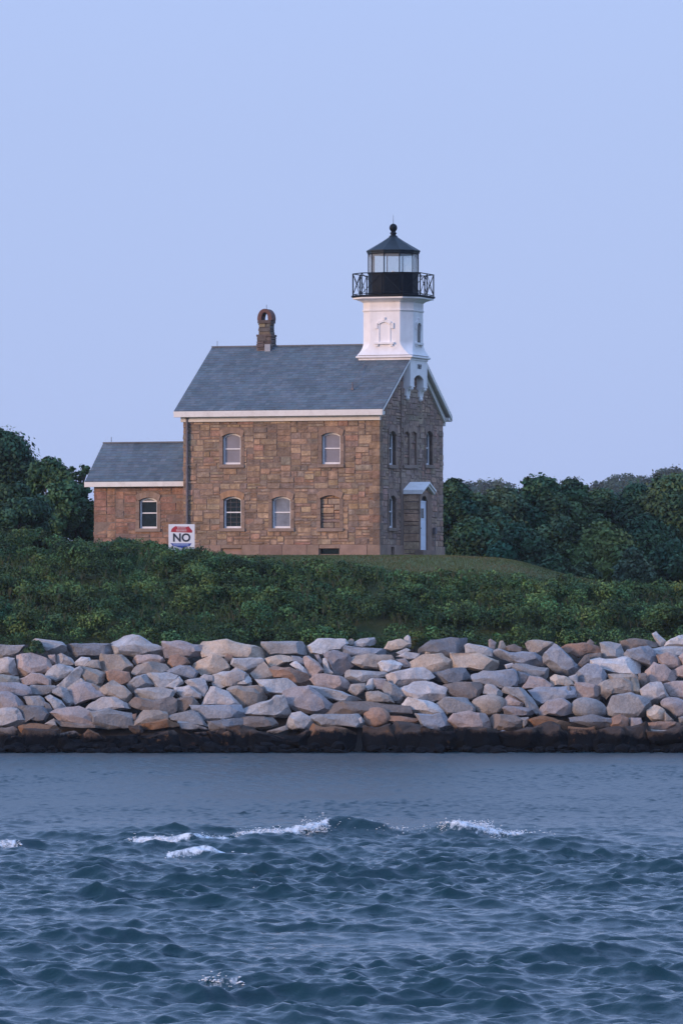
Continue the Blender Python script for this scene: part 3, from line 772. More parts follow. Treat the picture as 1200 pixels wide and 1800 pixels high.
mbx = MB(); yy, zz = on_x(761, 933, 0); mbx.box(.03, .16, yy-.14, yy+.14, zz-.16, zz+.16); mbx.tube((.09, yy, zz-.1), (.09, yy, -.2), .02); mbx.build('light_fixture', M['pipe'], house)  # dark box built for the light fixture right of the door

# wing
SB = .8
WL = on_y(165.7, 900, SB)[0]; wze = on_y(240, 846, SB-.35)[1]; wzt = on_y(240, 856.5, SB)[1]; WHALF = 2.2; WYC = SB+WHALF
wzr = 6+(HZ-777.6)*(300+12*.3256+WYC*.9455)/FPX-BASEZ
WF = lambda u, d, z: (u, SB-d, z)
WE = lambda u, d, z: (WL-d, u, z)
wg = fwin(245.5, 276.8, 874.5, 929, SB, .16)
wc = MB(); wh = [(wg[0], wg[1], wg[2], wg[3]+wg[4])]
wall_core(wc, WF, WL, -L, -1, wzt+.1, wh)
wgs = lambda u: wze-.12+(wzr-wze)/(WHALF+.35)*(WHALF+.35-abs(u-WYC))
wc.face([(WL, SB, -1), (WL, SB, wgs(SB)), (WL, WYC, wgs(WYC)), (WL, SB+2*WHALF, wgs(SB)), (WL, SB+2*WHALF, -1)]); wc.face([(-L, SB+2*WHALF, -1), (WL, SB+2*WHALF, -1), (WL, SB+2*WHALF, wzt+.1), (-L, SB+2*WHALF, wzt+.1)])
wo_ = wc.build('wing_wall', M['mortar'], house)
ws = MB(); WP = [(.235,.130,.088),(.275,.155,.105),(.21,.12,.085),(.25,.14,.10),(.19,.125,.10)]
stones(ws, WF, WL, -L, PLZ, wzt, [grow(wh[0])], rr, cell=.19, pal=WP); stones(ws, WE, SB, SB+2*WHALF, PLZ, wzt, [], rr, pal=WP); stones(ws, WE, SB, SB+2*WHALF, wzt, wzr, [], rr, top=lambda u: wgs(u)-.03, pal=WP)
stones(ws, WF, WL, -L, -.5, PLZ, [], rr, cell=.3, pal=WP)
ws.build('stonework', M['stone'], wo_)
window(house, WF, *wg, 'wing', 'dark window of the low wing')
slate_roof('wing_roof', WL-.36, -L-.06, SB-.35, WYC, wze, wzr, house, 9)
wt = MB(); wt.box(WL-.36, -L-.06, SB-.37, SB-.25, on_y(240, 855.5, SB-.35)[1], wze-.02); wt.box(WL-.33, -L-.06, SB-.26, SB+.0, wzt+.06, wze-.1)
for sgn in (1, -1):
    def P(x, s, dz):
        y = SB-.36+(WHALF+.36)*s
        if sgn < 0: y = 2*WYC-y
        return (x, y, wze+(wzr-wze)*s-dz)
    v = [P(WL-.385, 0, .03), P(WL-.30, 0, .03), P(WL-.30, 1, .03), P(WL-.385, 1, .03), P(WL-.385, 0, .28), P(WL-.30, 0, .28), P(WL-.30, 1, .28), P(WL-.385, 1, .28)]
    fs = [(0,1,2,3),(4,7,6,5),(0,4,5,1),(1,5,6,2),(2,6,7,3),(3,7,4,0)]; wt.poly(v, fs if sgn > 0 else [f[::-1] for f in fs])
wt.build('wing_cornice', M['trim'], house, bevel=.01)
r2 = MB(); rxx = on_y(196, 777, WYC)[0]; r2.tube((rxx, WYC, wzr), (rxx, WYC, wzr+.30), .014, n=5); r2.build('lightning_rod', M['black'], house)

# tower
TS = 1.33
tx = -.95; ty = YC
TY = 300-tx*math.sin(TH)*-1*0 + 4.85
def zt(py, near=0.0): return 6+(HZ-py)*(304.85-near)/FPX-BASEZ
def oc(h, f, z): return [(tx+a, ty+b, z) for a, b in ((f,-h),(h,-f),(h,f),(f,h),(-f,h),(-h,f),(-h,-f),(-f,-h))]
z636, z628, z625 = zt(636.5, 1.3), zt(629, 1.3), zt(625.5, 1.3)
tw = MB()
tw.box(tx-TS, tx+TS, ty-TS, ty+TS, z636, z628); tw.box(tx-TS, -.02, ty-TS, ty+TS, z636-1.9, z636-.002)            # square base rising through the roof
tw.box(tx-TS-.035, tx+TS+.035, ty-TS-.035, ty+TS+.035, z628-.10, z628-.002)
lg = .14
tw.loft([oc(TS+lg-.05, TS+lg-.05, z628), oc(TS+lg, TS+lg, z628+.03), oc(TS+lg, TS+lg, z625), oc(TS+.02, TS+.02, z625+.05)])
rg = []
for k in range(9):
    t = k/8; h = 1.30+(TS-.0-1.30+.03)*(1-t)**2+.10*(1-t)**3; f = .778+(TS-.778)*(1-t)**1.7
    rg.append(oc(max(h, f), min(f, h-.001), z625+.05+(zt(600, 1.3)-z625-.05)*t))
rg += [oc(1.30, .778, zt(547, 1.3))]
tw.loft(rg)
tw.loft([oc(1.30, .778, zt(547, 1.3)), oc(1.345, .80, zt(545.5, 1.3)), oc(1.345, .80, zt(543.5, 1.3)), oc(1.31, .785, zt(543, 1.3)), oc(1.31, .785, zt(531, 1.3)), oc(1.36, .81, zt(529.5, 1.3)), oc(1.44, .86, zt(527.5, 1.3)), oc(1.58, .96, zt(526, 1.3)), oc(1.60, .97, zt(525, 1.3)), oc(1.76, 1.07, zt(524.5, 1.3)), oc(1.76, 1.07, zt(521.5, 1.3))])
two = tw.build('tower', M['white'], house, bevel=.008)
# arched bracket screen against the gable
bx = MB(); XF = tx+TS; oh_ = .74
zs_, zcr, zbt, zbi = on_x(730, 666, XF)[1], on_x(736, 659.5, XF)[1], on_x(722, 683, XF)[1], on_x(710, 700, 0)[1]
ztop = z636-.0
SF = plane(GA, XF)
Aa = arc(ty-oh_, ty+oh_, zs_, zcr-zs_, 14)
for i in range(len(Aa)-1): bx.prism(SF, [Aa[i], Aa[i+1], (Aa[i+1][0], z636), (Aa[i][0], z636)], -.10, .004)
for (a, b) in ((ty-TS, ty-oh_), (ty+oh_, ty+TS)):
    fr_ = lambda u, d, z: (u, -d, z)
    prof = [(-.02, zbi+.12), (.17, zbi+.12), (.19, zbi+.32), (.25, zbt+.02), (XF+.004, zbt+.10), (XF+.004, z636), (-.02, z636)]
    v = [(x, a, z) for x, z in prof]+[(x, b, z) for x, z in prof]; n = len(prof)
    bx.poly(v, [tuple(range(n)), tuple(range(2*n-1, n-1, -1))]+[(i, n+i, n+(i+1) % n, (i+1) % n) for i in range(n)])
    bx.box(XF-.16, XF+.03, a-.02, b+.02, zbt+.10, zbt+.15); 
    m_ = (a+b)/2
    bx.sphere((XF-.085, m_, zbt+.02), .15, sz=.75); bx.sphere((.10, m_, zbi+.02), .15, sz=.9)
bx.build('bracket_screen', M['white'], two, smooth=True)
def text_mesh(name, body, size, material, parent, mat4, bold=0.0, ext=.006):
    cu = bpy.data.curves.new(name, 'FONT'); cu.body = body; cu.size = size; cu.extrude = ext; cu.offset = bold; cu.align_x = 'CENTER'; cu.align_y = 'CENTER'; cu.resolution_u = 4
    t = bpy.data.objects.new('tmp_text', cu); SC.collection.objects.link(t)
    dg_ = bpy.context.evaluated_depsgraph_get(); me = bpy.data.meshes.new_from_object(t.evaluated_get(dg_)); bpy.data.objects.remove(t)
    me.transform(mat4); o = link_mesh(name, me, material, parent); return o
from mathutils import Matrix
# gable-facing text: local x->u(+y), y->z
Mg = Matrix(((0, 0, 1, XF+.012), (1, 0, 0, ty+.05), (0, 1, 0, on_x(737, 645, XF)[1]), (0, 0, 0, 1)))
text_mesh('date_numerals', '1869', .34, M['ink'], two, Mg, .006, .004)
# blind window with hood on the tower front, real slit on the gable side
def tower_window(fr, uc, z0, zs2, hw2, dark):
    t = MB()
    for s in (-1, 1):
        t.rect(fr, uc+s*hw2-.025, uc+s*hw2+.025, z0, zs2, -.01, .04)
    Aw = arc(uc-hw2, uc+hw2, zs2, .12, 8)
    for i in range(8):
        (a, za), (b, zb_) = Aw[i], Aw[i+1]; ex = lambda u: uc+(u-uc)*1.28
        t.prism(fr, [(a, za), (b, zb_), (ex(b), zb_+.13), (ex(a), za+.13)], -.01, .07)
    for s in (-1, 1):
        a = uc+s*(hw2+.06); t.rect(fr, min(a, a+s*.14), max(a, a+s*.14), zs2-.20, zs2+.08, -.01, .07)
    t.rect(fr, uc-.05, uc+.05, zs2+.20, zs2+.36, -.01, .09)
    t.rect(fr, uc-hw2-.22, uc+hw2+.22, z0-.10, z0, -.01, .13); t.rect(fr, uc-hw2-.16, uc-hw2-.02, z0-.20, z0-.10, -.01, .09); t.rect(fr, uc+hw2+.02, uc+hw2+.16, z0-.20, z0-.10, -.01, .09)
    o = t.build('tower_window', M['white'], two, bevel=.006)
    if dark:
        g = MB(); g.prism(fr, [(uc-hw2+.03, z0), (uc+hw2-.03, z0)]+list(reversed(arc(uc-hw2+.03, uc+hw2-.03, zs2, .10, 8))), -.004, .012); g.build('pane', M['glass_dark'], o)
TF = lambda u, d, z: (u, ty-1.30-d, z)
TG = lambda u, d, z: (tx+1.30+d, u, z)
tower_window(TF, tx-.02, zt(601, 1.3), zt(570, 1.3), .29, False); tower_window(TG, ty, zt(601, 1.3), zt(570, 1.3), .29, True)
# gallery
gd = MB(); gd.loft([oc(1.79, 1.09, zt(521.5, 1.3)), oc(1.82, 1.11, zt(520.5, 1.3)), oc(1.82, 1.11, zt(518, 1.3))])
gdo = gd.build('gallery_deck', M['black'], house)
rl = MB(); zg0, zg1 = zt(518, 1.3), zt(480, 1.0)
ring = [(x, y) for x, y, _ in oc(1.75, 1.06, 0)]
for i in range(8):
    a, b = ring[i], ring[(i+1) % 8]; ln = math.hypot(a[0]-b[0], a[1]-b[1]); nseg = 2 if ln > 1.5 else 1
    for k in range(nseg):
        p = [a[j]+(b[j]-a[j])*k/nseg for j in (0, 1)]; q = [a[j]+(b[j]-a[j])*(k+1)/nseg for j in (0, 1)]
        rl.tube((*p, zg0), (*p, zg1+.02), .032, n=6); rl.tube((*p, zg1), (*q, zg1), .026, n=6); rl.tube((*p, zg0+.06), (*q, zg0+.06), .018, n=6)
        rl.tube((*p, zg0+.06), (*q, zg1), .017, n=5); rl.tube((*q, zg0+.06), (*p, zg1), .017, n=5)
rl.build('railing', M['black'], gdo)
# lantern
def dec(r, z, off=13.7, n=10):
    # facing angle measured from the camera side in screen space
    return [(tx+r*math.cos(R(-90+off-(-19)*-1*0+36*i)-TH*1), ty+r*math.sin(R(-90+off+36*i)-TH), z) for i in range(n)]
ln_ = MB(); zl0, zl1, zl2 = zt(518), zt(480), zt(446)
RL = 1.27
ln_.loft([dec(RL, zl0), dec(RL, zl0+.10), dec(RL-.03, zl0+.12), dec(RL-.03, zl1-.06), dec(RL+.01, zl1-.05), dec(RL+.01, zl1)])
lno = ln_.build('lantern_room', M['black'], house)
mu = MB()
d0, d1 = dec(RL-.03, zl1), dec(RL-.03, zl2)
for i in range(10): mu.tube(d0[i], d1[i], .026, n=6)
mu.loft([dec(RL-.01, zl2-.04), dec(RL-.01, zl2+.06)], True); mu.build('mullion', M['black'], lno)
gl = MB()
e0, e1 = dec(RL-.035, zl1), dec(RL-.035, zl2-.02)
for i in range(10): gl.face([e0[i], e0[(i+1) % 10], e1[(i+1) % 10], e1[i]])
gl.build('lantern_glazing', M['lglass'], lno)
lens = MB(); lens.loft([[(tx+.09*math.cos(a), ty+.09*math.sin(a), z) for a in np.linspace(0, 2*math.pi, 9)[:-1]] for z in (zl1, zl1+.12)])
lens.build('lamp_stand', M['white'], lno)
rf = MB(); zq = lambda py: zt(py)
rf.loft([dec(RL+.03, zq(446)), dec(RL+.03, zq(443.5)), dec(RL+.07, zq(442.5)), dec(RL+.07, zq(440.5)), dec(.90, zq(431.5)), dec(.52, zq(423.5)), dec(.24, zq(417)), dec(.20, zq(415))])
rfo = rf.build('lantern_roof', M['iron_roof'], house)
bl = MB(); c8 = lambda r, py: [(tx+r*math.cos(a), ty+r*math.sin(a), zq(py)) for a in np.linspace(0, 2*math.pi, 17)[:-1]]
bl.loft([c8(.20, 416), c8(.20, 414.5), c8(.13, 413), c8(.13, 411), c8(.17, 410), c8(.17, 409), c8(.11, 407.5), c8(.12, 406)])
bl.sphere((tx, ty, zq(400)), .195, 18, 12, 1.08); bl.build('ball_finial', M['black'], rfo, smooth=True)
lr = MB(); lr.tube((tx, ty, zq(394)), (tx, ty, zq(377)), .014, .006, 5); lr.build('lightning_rod', M['black'], rfo)

# ------------------------------------------------------------------ sign
def at(px, py, Y): return ((px-600)*Y/FPX, Y, CAMH+(HZ-py)*Y/FPX)
sx, sy, sz = at(296.5, 967, 293.5); s1 = at(342.5, 921.5, 293.5)
sg = empty('warning_sign', (sx, sy, gz(sx, sy)), R(-3))
tag(sg, 'square white warning sign reading NO with red top above the hedge', 'sign')
sw, shh, sb0 = s1[0]-sx, s1[2]-sz+.12, sz-.12-gz(sx, sy)
bd = MB(); bd.box(0, sw, 0, .03, sb0, sb0+shh); bdo = bd.build('board', M['sign'], sg, bevel=.004)
kx, kz = sw/ (1060-125), (shh-.12)/(1040-125)
def sp(X, Y_): return ((X-125)*kx, sb0+shh-(Y_-125)*kz)
SG = lambda u, d, z: (u, -d, z)
rd = MB(); rd.prism(SG, [sp(*p) for p in ((205,400),(960,425),(980,360),(895,260),(840,195),(790,215),(440,205),(375,190),(290,240),(235,300))], 0, .005); rd.build('red_panel', M['red'], bdo)
bu = MB(); bu.prism(SG, [sp(*p) for p in ((190,785),(280,895),(480,930),(620,975),(720,930),(890,895),(950,790),(900,800),(270,800))], 0, .005); bu.build('blue_panel', M['blue'], bdo)
ft = MB(); rq = random.Random(2)
for (xa_, xb_, ya_, yb_, ) in ((440, 740, 225, 280), (400, 770, 305, 385)):
    X = xa_
    while X < xb_:
        w = rq.uniform(18, 34); a, b = sp(X, yb_), sp(min(X+w, xb_), ya_); ft.rect(SG, a[0], b[0], a[1], b[1], .005, .008); X += w+12
ft.build('small_lettering', M['faded'], bdo)
fb = MB(); X = 300
while X < 850:
    w = rq.uniform(22, 38); a, b = sp(X, 882), sp(X+w, 818); fb.rect(SG, a[0], b[0], a[1], b[1], .005, .008); X += w+12
fb.build('small_lettering', M['faded_blue'], bdo)
cxs, czs = sp(592, 612); Mt = Matrix(((1.0, 0, 0, cxs), (0, 0, -1, -.006), (0, 1.0, 0, czs), (0, 0, 0, 1)))
text_mesh('lettering', 'NO', .54, M['ink'], bdo, Mt, .016, .002)
for u in (.25, sw-.25):
    p = MB(); p.box(u-.05, u+.05, .03, .11, -.5, sb0+shh-.15); p.build('post', M['post'], sg)

# ------------------------------------------------------------------ boulders of the seawall, outlines on the riprap face
# tile (200 px wide strip of the bank), colour, word, outline, landmark name; strips use a 6x grid
RK = [
(0,'grey','slab',"0,145 280,150 270,190 240,212 150,250 -40,285","flat slab at the far end of the top row"),
(0,'lgrey','block',"300,130 330,95 400,85 640,120 682,150 687,220 620,242 510,228 470,190 370,165","grey block with a rounded pale end"),
(0,'dgrey','block',"690,140 930,130 1160,135 1168,190 1150,252 790,262 715,220","smooth dark grey oblong"),
(0,'pink','block',"185,262 330,240 430,258 535,320 532,372 450,432 350,452 240,462 200,400","big pink six sided boulder"),
(0,'pwhite','chunk',"-30,300 90,280 150,295 158,350 192,440 150,450 -30,448",None),
(0,'pink','chunk',"505,255 580,248 592,342 540,342 528,310",None),
(0,'pwhite','wedge',"598,262 650,240 740,280 795,342 720,352 600,338",None),
(0,'white','cobble',"798,322 860,275 940,278 952,310 890,367 800,357",None),
(0,'tan','cobble',"888,372 970,303 1042,303 1062,392 980,387",None),
(0,'lgrey','wedge',"480,462 560,372 620,358 730,372 772,400 680,492 590,520 520,492",None),
(0,'lgrey','slab',"560,582 640,540 780,400 830,373 862,420 830,500 740,600 660,625 600,595",None),
(0,'tan','block',"858,385 1000,398 1112,450 1062,585 900,542 850,472","tan sloping block under the white cobble"),
(0,'pink','lump',"228,502 340,447 430,452 522,510 527,577 400,550 260,585",None),
(0,'ggrey','slab',"-30,460 190,478 200,545 130,560 60,552 -30,560",None),
(0,'pgrey','slab',"-40,555 190,545 300,590 332,662 200,692 100,660 -40,660",None),
(0,'grey','slab',"308,592 330,568 560,573 592,620 480,668 340,655",None),
(0,'pgrey','block',"-40,650 80,640 170,680 272,792 180,805 30,828 -40,790",None),
(0,'grey','chunk',"235,690 420,684 452,720 505,812 400,815 300,785",None),
(0,'dgrey','block',"185,802 440,793 515,870 460,968 330,940 258,970",None),
(0,'pwhite','slab',"-40,830 170,813 265,965 110,1000 -40,1015",None),
(0,'grey','slab',"560,622 620,588 700,608 785,745 700,785 650,702 560,652",None),
(0,'lgrey','wedge',"478,702 530,668 640,730 697,792 590,838 540,765",None),
(0,'dgrey','chunk',"445,730 530,770 565,860 500,850",None),
(0,'pgrey','block',"765,590 850,540 960,568 1120,682 950,720 800,768 748,680","broad pinkish grey boulder"),
(0,'lgrey','chunk',"700,602 850,500 905,540 850,556 740,645",None),
(0,'pink','slab',"548,862 620,818 830,798 952,850 995,965 1085,1010 900,1012 640,950","long pale pink slab"),
(0,'brown','chunk',"575,930 680,955 980,985 1085,1015 900,1022 670,1005",None),  # brown piece standing in for the shadow under the pink slab
(0,'rust','slab',"222,1012 330,968 560,985 675,1040 640,1085 330,1080 290,1100","flat rusty boulder above the tide line"),
(0,'tan','cobble',"478,975 570,920 597,992 540,990",None),
(0,'brown','slab',"-30,1032 130,1008 195,1040 172,1108 -30,1112",None),
(0,'wet','block',"-30,1105 185,1098 290,1150 290,1275 -30,1275",None),
(0,'wet','block',"285,1075 620,1062 650,1150 645,1280 285,1280",None),
(0,'brown','slab',"615,1085 780,1055 880,1105 870,1135 650,1135",None),
(0,'rust','chunk',"858,1112 940,1038 1040,1088 1115,1140 1060,1175 880,1165","rusty orange stone in the dark tide band"),
(0,'wet','block',"640,1135 860,1150 1080,1165 1225,1140 1230,1275 640,1280",None),
(0,'pwhite','slab',"905,802 1080,705 1200,708 1365,780 1345,812 1150,845 1090,830 960,860",None),
(0,'grey','block',"955,850 1150,828 1370,868 1392,1000 1180,1020 1060,1010 990,960",None),
(0,'tan','block',"1058,290 1080,252 1280,256 1382,350 1392,425 1330,442 1200,402 1110,432 1068,380",None),
(0,'orange','cobble',"1130,432 1200,408 1350,438 1374,530 1290,562 1150,525","orange pink stone below a boxy one"),
(0,'tan','slab',"1050,612 1200,528 1310,588 1435,705 1370,758 1200,700 1100,660",None),
(0,'tan','chunk',"975,555 1060,590 1105,690 1020,645",None),
(1,'lgrey','block',"0,110 90,75 200,48 280,68 390,130 525,165 527,205 490,258 370,235 230,265 0,220 -35,165","peaked pale grey boulder"),
(1,'pgrey','block',"528,118 700,113 920,153 948,242 800,275 620,260 570,300 530,200","purple grey block next to the peaked one"),
(1,'cream','slab',"945,150 970,112 1210,104 1400,135 1550,168 1592,240 1570,285 1280,280 1150,290 975,262","long cream slab with a squared edge"),
(1,'pink','slab',"188,312 260,258 460,248 528,310 500,335 400,335 230,355",None),
(1,'orange','cobble',"578,332 600,258 680,243 760,278 798,332 720,378 620,380","small rounded orange stone in the second row"),
(1,'cream','block',"815,362 920,298 1050,262 1130,288 1205,370 1195,412 1000,445 940,455 850,395","cream tan boulder beneath the cream slab"),
(1,'tan','block',"205,432 260,358 370,333 540,343 575,400 562,435 360,450 260,485",None),
(1,'bgrey','block',"568,422 700,358 800,368 895,432 850,480 760,510 690,465",None),
(1,'lgrey','slab',"365,450 560,438 692,480 575,600 460,595 420,530",None),
(1,'grey','chunk',"145,562 250,478 350,458 455,590 330,600 245,600 215,650",None),
(1,'white','chunk',"545,585 690,483 735,545 640,600",None),
(1,'pwhite','block',"755,532 870,498 960,498 985,602 955,700 900,665 820,600",None),
(1,'pwhite','cobble',"915,485 960,453 1040,468 1042,522 960,528",None),
(1,'white','block',"1055,462 1150,428 1330,430 1422,500 1425,565 1200,582 1080,612 1058,540",None),
(1,'lgrey','slab',"235,632 260,598 500,592 645,620 600,690 420,738 260,698",None),
(1,'pwhite','wedge',"638,602 780,578 905,660 905,700 720,700 680,660",None),
(1,'brown','block',"175,772 250,700 420,735 600,690 645,722 645,832 550,920 400,858 300,835",None),
(1,'brown','chunk',"630,722 820,688 895,772 800,795 730,860 650,805",None),
(1,'pwhite','block',"945,772 1030,598 1200,638 1325,770 1200,785 1100,780",None),
(1,'bgrey','slab',"838,785 1180,778 1330,783 1365,880 1345,915 950,938","smooth bluish slab"),
(1,'grey','wedge',"598,892 820,828 880,858 995,995 860,990 700,958 620,935",None),
(1,'grey','slab',"688,952 820,970 960,1010 1005,1045 720,1040",None),
(1,'dgrey','block',"995,950 1340,918 1365,1000 1200,1060 1040,1050",None),
(1,'tan','block',"195,955 320,840 550,852 552,930 330,985 240,1010",None),
(1,'rust','slab',"315,982 540,925 662,960 685,1002 430,1035 340,1030","rust stained slab just above the dark band"),
(1,'wet','block',"195,1012 320,1015 340,1025 260,1110 170,1100",None),
(1,'wet','block',"-5,1105 180,1110 255,1160 255,1275 -5,1275",None),
(1,'wet','block',"245,1075 600,1030 705,1100 725,1270 245,1275",None),
(1,'wet','block',"715,1105 850,1095 1000,1105 1065,1190 1005,1270 715,1270",None),
(1,'brown','cobble',"855,1070 990,1058 1002,1095 880,1100",None),
(1,'rust','block',"1125,1100 1200,1058 1245,1080 1245,1240 1150,1225",None),
(1,'wet','block',"1030,1075 1130,1060 1160,1225 1055,1245",None),
(1,'orange','cobble',"178,882 240,868 232,942 198,935",None),
(2,'orange','cobble',"-40,290 0,238 60,258 52,300 0,335 -40,312",None),
(2,'grey','slab',"378,118 560,113 770,113 852,180 822,245 700,240 500,236 400,255 383,180","flat topped grey slab right of the cream one"),
(2,'white','lump',"858,152 960,83 1080,78 1220,88 1255,130 1190,185 1080,200 1000,245 890,225","whitish rounded lump on the crest"),
(2,'lgrey','block',"45,352 70,288 330,288 385,320 300,395 250,450 130,408",None),
(2,'tan','chunk',"245,442 382,328 465,430 485,495 300,508",None),
(2,'cream','wedge',"398,290 560,248 640,268 675,310 560,345 490,385 450,398 430,330",None),
(2,'bgrey','cobble',"678,260 760,268 832,330 800,355 680,312",None),
(2,'white','wedge',"658,352 720,318 825,400 865,508 780,445",None),
(2,'pink','block',"798,280 860,263 955,330 1005,405 950,445 880,508 830,400",None),
(2,'pgrey','cobble',"918,250 960,248 1002,320 980,355",None),
(2,'white','chunk',"1008,300 1040,283 1085,400 1135,458 1020,445",None),
(2,'pgrey','block',"1008,240 1120,213 1250,248 1345,330 1200,448 1130,435 1090,380",None),
(2,'orange','slab',"468,402 500,373 660,388 820,448 895,555 785,595 680,530 560,490 470,478","orange brown leaning boulder"),
(2,'lgrey','block',"298,512 620,508 745,600 605,645 580,655 420,655 370,605",None),
(2,'pwhite','block',"-70,500 10,440 80,392 220,458 225,565 140,578 -60,575",None),
(2,'tan','block',"-10,600 40,578 300,588 445,690 445,722 160,798 60,690","tan pink diamond boulder in mid wall"),
(2,'lgrey','block',"158,812 440,738 500,688 582,688 655,860 645,905 540,912 420,885 180,895",None),
(2,'pgrey','block',"595,650 740,602 860,598 1000,690 1095,760 1060,830 960,868 780,842 640,795","large smooth lavender grey boulder"),
(2,'brown','slab',"165,912 480,907 545,992 330,1038 150,985",None),
(2,'lgrey','chunk',"608,1002 680,868 760,858 892,920 892,990 830,1038 620,1035",None),
(2,'grey','slab',"898,900 930,878 1200,883 1350,883 1422,960 1405,1005 1150,1002 1020,1010 900,965",None),
(2,'rust','block',"885,970 1020,1008 1180,1008 1345,1080 1335,1235 850,1250 850,1080","brown streaked boulder standing in the water"),
(2,'lgrey','slab',"868,580 1000,588 1200,638 1445,730 1200,745 1060,712 960,688",None),
(2,'pink','slab',"878,510 960,458 1200,478 1295,560 1240,625 1100,605 950,575",None),
(2,'brown','slab',"1055,872 1110,778 1200,738 1560,753 1870,780 1885,862 1680,885 1200,885","long flat brown slab"),
(2,'tan','cobble',"430,1050 600,1000 622,1042 500,1085 400,1095",None),
(2,'wet','block',"35,1022 150,988 290,1032 295,1245 35,1245",None),
(2,'wet','block',"285,1090 600,1075 845,1060 858,1250 300,1250",None),
(2,'dgrey','block',"-60,930 150,925 70,1010 40,1110 -60,1190",None),
(3,'tan','cobble',"55,112 100,78 132,90 122,142 80,145",None),
(3,'lgrey','wedge',"108,142 200,78 340,63 375,130 210,165",None),
(3,'bgrey','slab',"40,252 60,163 330,178 450,190 462,242 300,245 100,255","thin bluish slab near the crest"),
(3,'cream','lump',"458,182 500,108 620,88 725,130 640,185 520,205",None),
(3,'white','chunk',"658,72 700,43 722,60 735,160 690,155","small upright whitish stone by a shrub"),
(3,'white','cobble',"578,222 680,178 722,200 620,245",None),
(3,'pwhite','slab',"585,262 700,218 812,240 802,285 690,295",None),
(3,'dgrey','block',"798,200 960,108 1150,78 1298,88 1305,200 1285,300 1100,268 960,245 870,255","broad dark grey boulder on the crest"),
(3,'cream','cobble',"878,242 900,178 957,173 952,235",None),
(3,'cream','block',"728,332 860,248 1050,243 1175,330 1155,395 1000,428 900,415 750,382","peach boulder with an orange patch"),
(3,'tan','block',"108,272 300,238 500,258 535,300 400,335 380,395 230,385 130,325",None),
(3,'white','chunk',"388,342 440,298 540,298 625,350 600,395 480,435 400,405",None),
(3,'pink','chunk',"558,302 670,288 735,370 640,395 610,355",None),
(3,'lgrey','slab',"25,432 60,408 420,428 485,460 400,485 260,538 160,558 50,488",None),
(3,'pwhite','block',"488,462 720,398 840,388 965,480 850,535 700,568 600,578 520,535","large whitish pink oval boulder"),
(3,'dgrey','block',"955,445 1200,398 1300,388 1395,540 1100,548 1000,518",None),
(3,'white','cobble',"248,592 290,518 330,498 362,560 330,615 270,625",None),
(3,'pgrey','cobble',"345,502 470,508 452,615 370,605",None),
(3,'tan','chunk',"95,560 240,558 242,612 160,678 80,625",None),
(3,'grey','block',"438,622 470,538 540,558 640,618 718,680 645,748 520,740 500,685",None),
(3,'tan','chunk',"268,652 390,628 500,678 545,748 280,748",None),
(3,'pwhite','block',"638,612 770,538 950,538 1105,620 1135,692 1000,728 900,748 760,718 700,695",None),
(3,'brown','slab',"1065,580 1200,548 1480,548 1505,592 1430,698 1300,738 1190,690 1080,628",None),
(3,'white','slab',"648,772 720,708 900,738 1042,798 1065,842 960,888 760,858 680,828","whitish slab tilted over a veined boulder"),
(3,'bgrey','block',"785,875 960,885 1070,858 1155,1002 1050,1048 860,1000","bluish boulder with a white vein"),
(3,'orange','round',"238,882 262,845 320,818 385,812 440,825 485,865 505,905 485,962 440,990 380,1004 310,1003 260,985 240,930","round orange boulder at the tide line"),
(3,'orange','slab',"508,890 650,898 810,918 825,955 700,968 510,940",None),
(3,'grey','block',"1015,762 1110,700 1200,708 1320,708 1395,800 1392,845 1200,858 1110,868",None),
(3,'pink','slab',"1138,942 1200,878 1340,848 1500,878 1585,1012 1565,1048 1380,1038 1200,1008",None),
(3,'wet','block',"235,1010 300,995 520,965 590,1230 330,1240 240,1240",None),
(3,'wet','block',"510,955 830,958 862,1080 872,1235 580,1235",None),
(3,'wet','block',"855,1055 1185,1045 1210,1240 862,1240",None),
(3,'grey','cobble',"875,1022 1000,1010 1065,1062 900,1085",None),
(3,'grey','cobble',"598,1062 800,1035 845,1072 700,1095",None),
(3,'white','cobble',"178,922 210,903 222,962 188,972",None),
(4,'lgrey','block',"105,152 150,128 330,168 385,200 378,262 290,258 120,235",None),
(4,'pink','cobble',"348,100 368,83 428,120 402,200 353,182",None),
(4,'tan','cobble',"438,192 470,108 500,106 545,190 480,205",None),
(4,'brown','cobble',"538,162 620,138 695,170 685,225 560,205",None),
(4,'cream','slab',"-30,240 250,243 440,308 455,390 330,418 130,388 -30,398",None),
(4,'bgrey','slab',"398,222 480,193 640,228 830,218 925,290 925,355 790,355 620,338 500,298","long bluish slab below the crest pebbles"),
(4,'tan','slab',"742,132 770,98 900,93 1035,130 900,220 850,228 770,205","tan slab with a brown shadowed belly"),
(4,'bgrey','block',"925,272 1050,148 1110,188 1285,360 1295,425 1200,488 1000,388 940,345","big triangular blue grey boulder"),
(4,'white','cobble',"518,352 600,333 615,372 540,395",None),
(4,'grey','slab',"615,372 650,343 960,388 975,442 930,508 800,478 640,428",None),
(4,'dgrey','chunk',"645,430 790,465 735,568 660,570",None),
(4,'bgrey','slab',"185,462 300,422 610,413 665,565 540,600 480,592 220,540","flat pale blue slab with a notched lower edge"),
(4,'lgrey','chunk',"298,602 330,563 400,568 485,632 485,678 380,668 300,650",None),
(4,'pink','wedge',"715,585 790,478 900,488 1025,572 940,608 800,600 680,608",None),
(4,'cream','chunk',"998,492 1050,453 1200,498 1245,562 1200,598 1130,568 1020,575",None),
(4,'tan','round',"175,742 270,690 380,668 510,708 515,792 460,870 330,890 240,840","round peach grey boulder"),
(4,'grey','block',"498,652 540,598 720,608 805,700 875,832 875,880 740,800 720,745 620,695",None),
(4,'pink','cobble',"518,722 570,673 715,752 692,795 520,788",None),
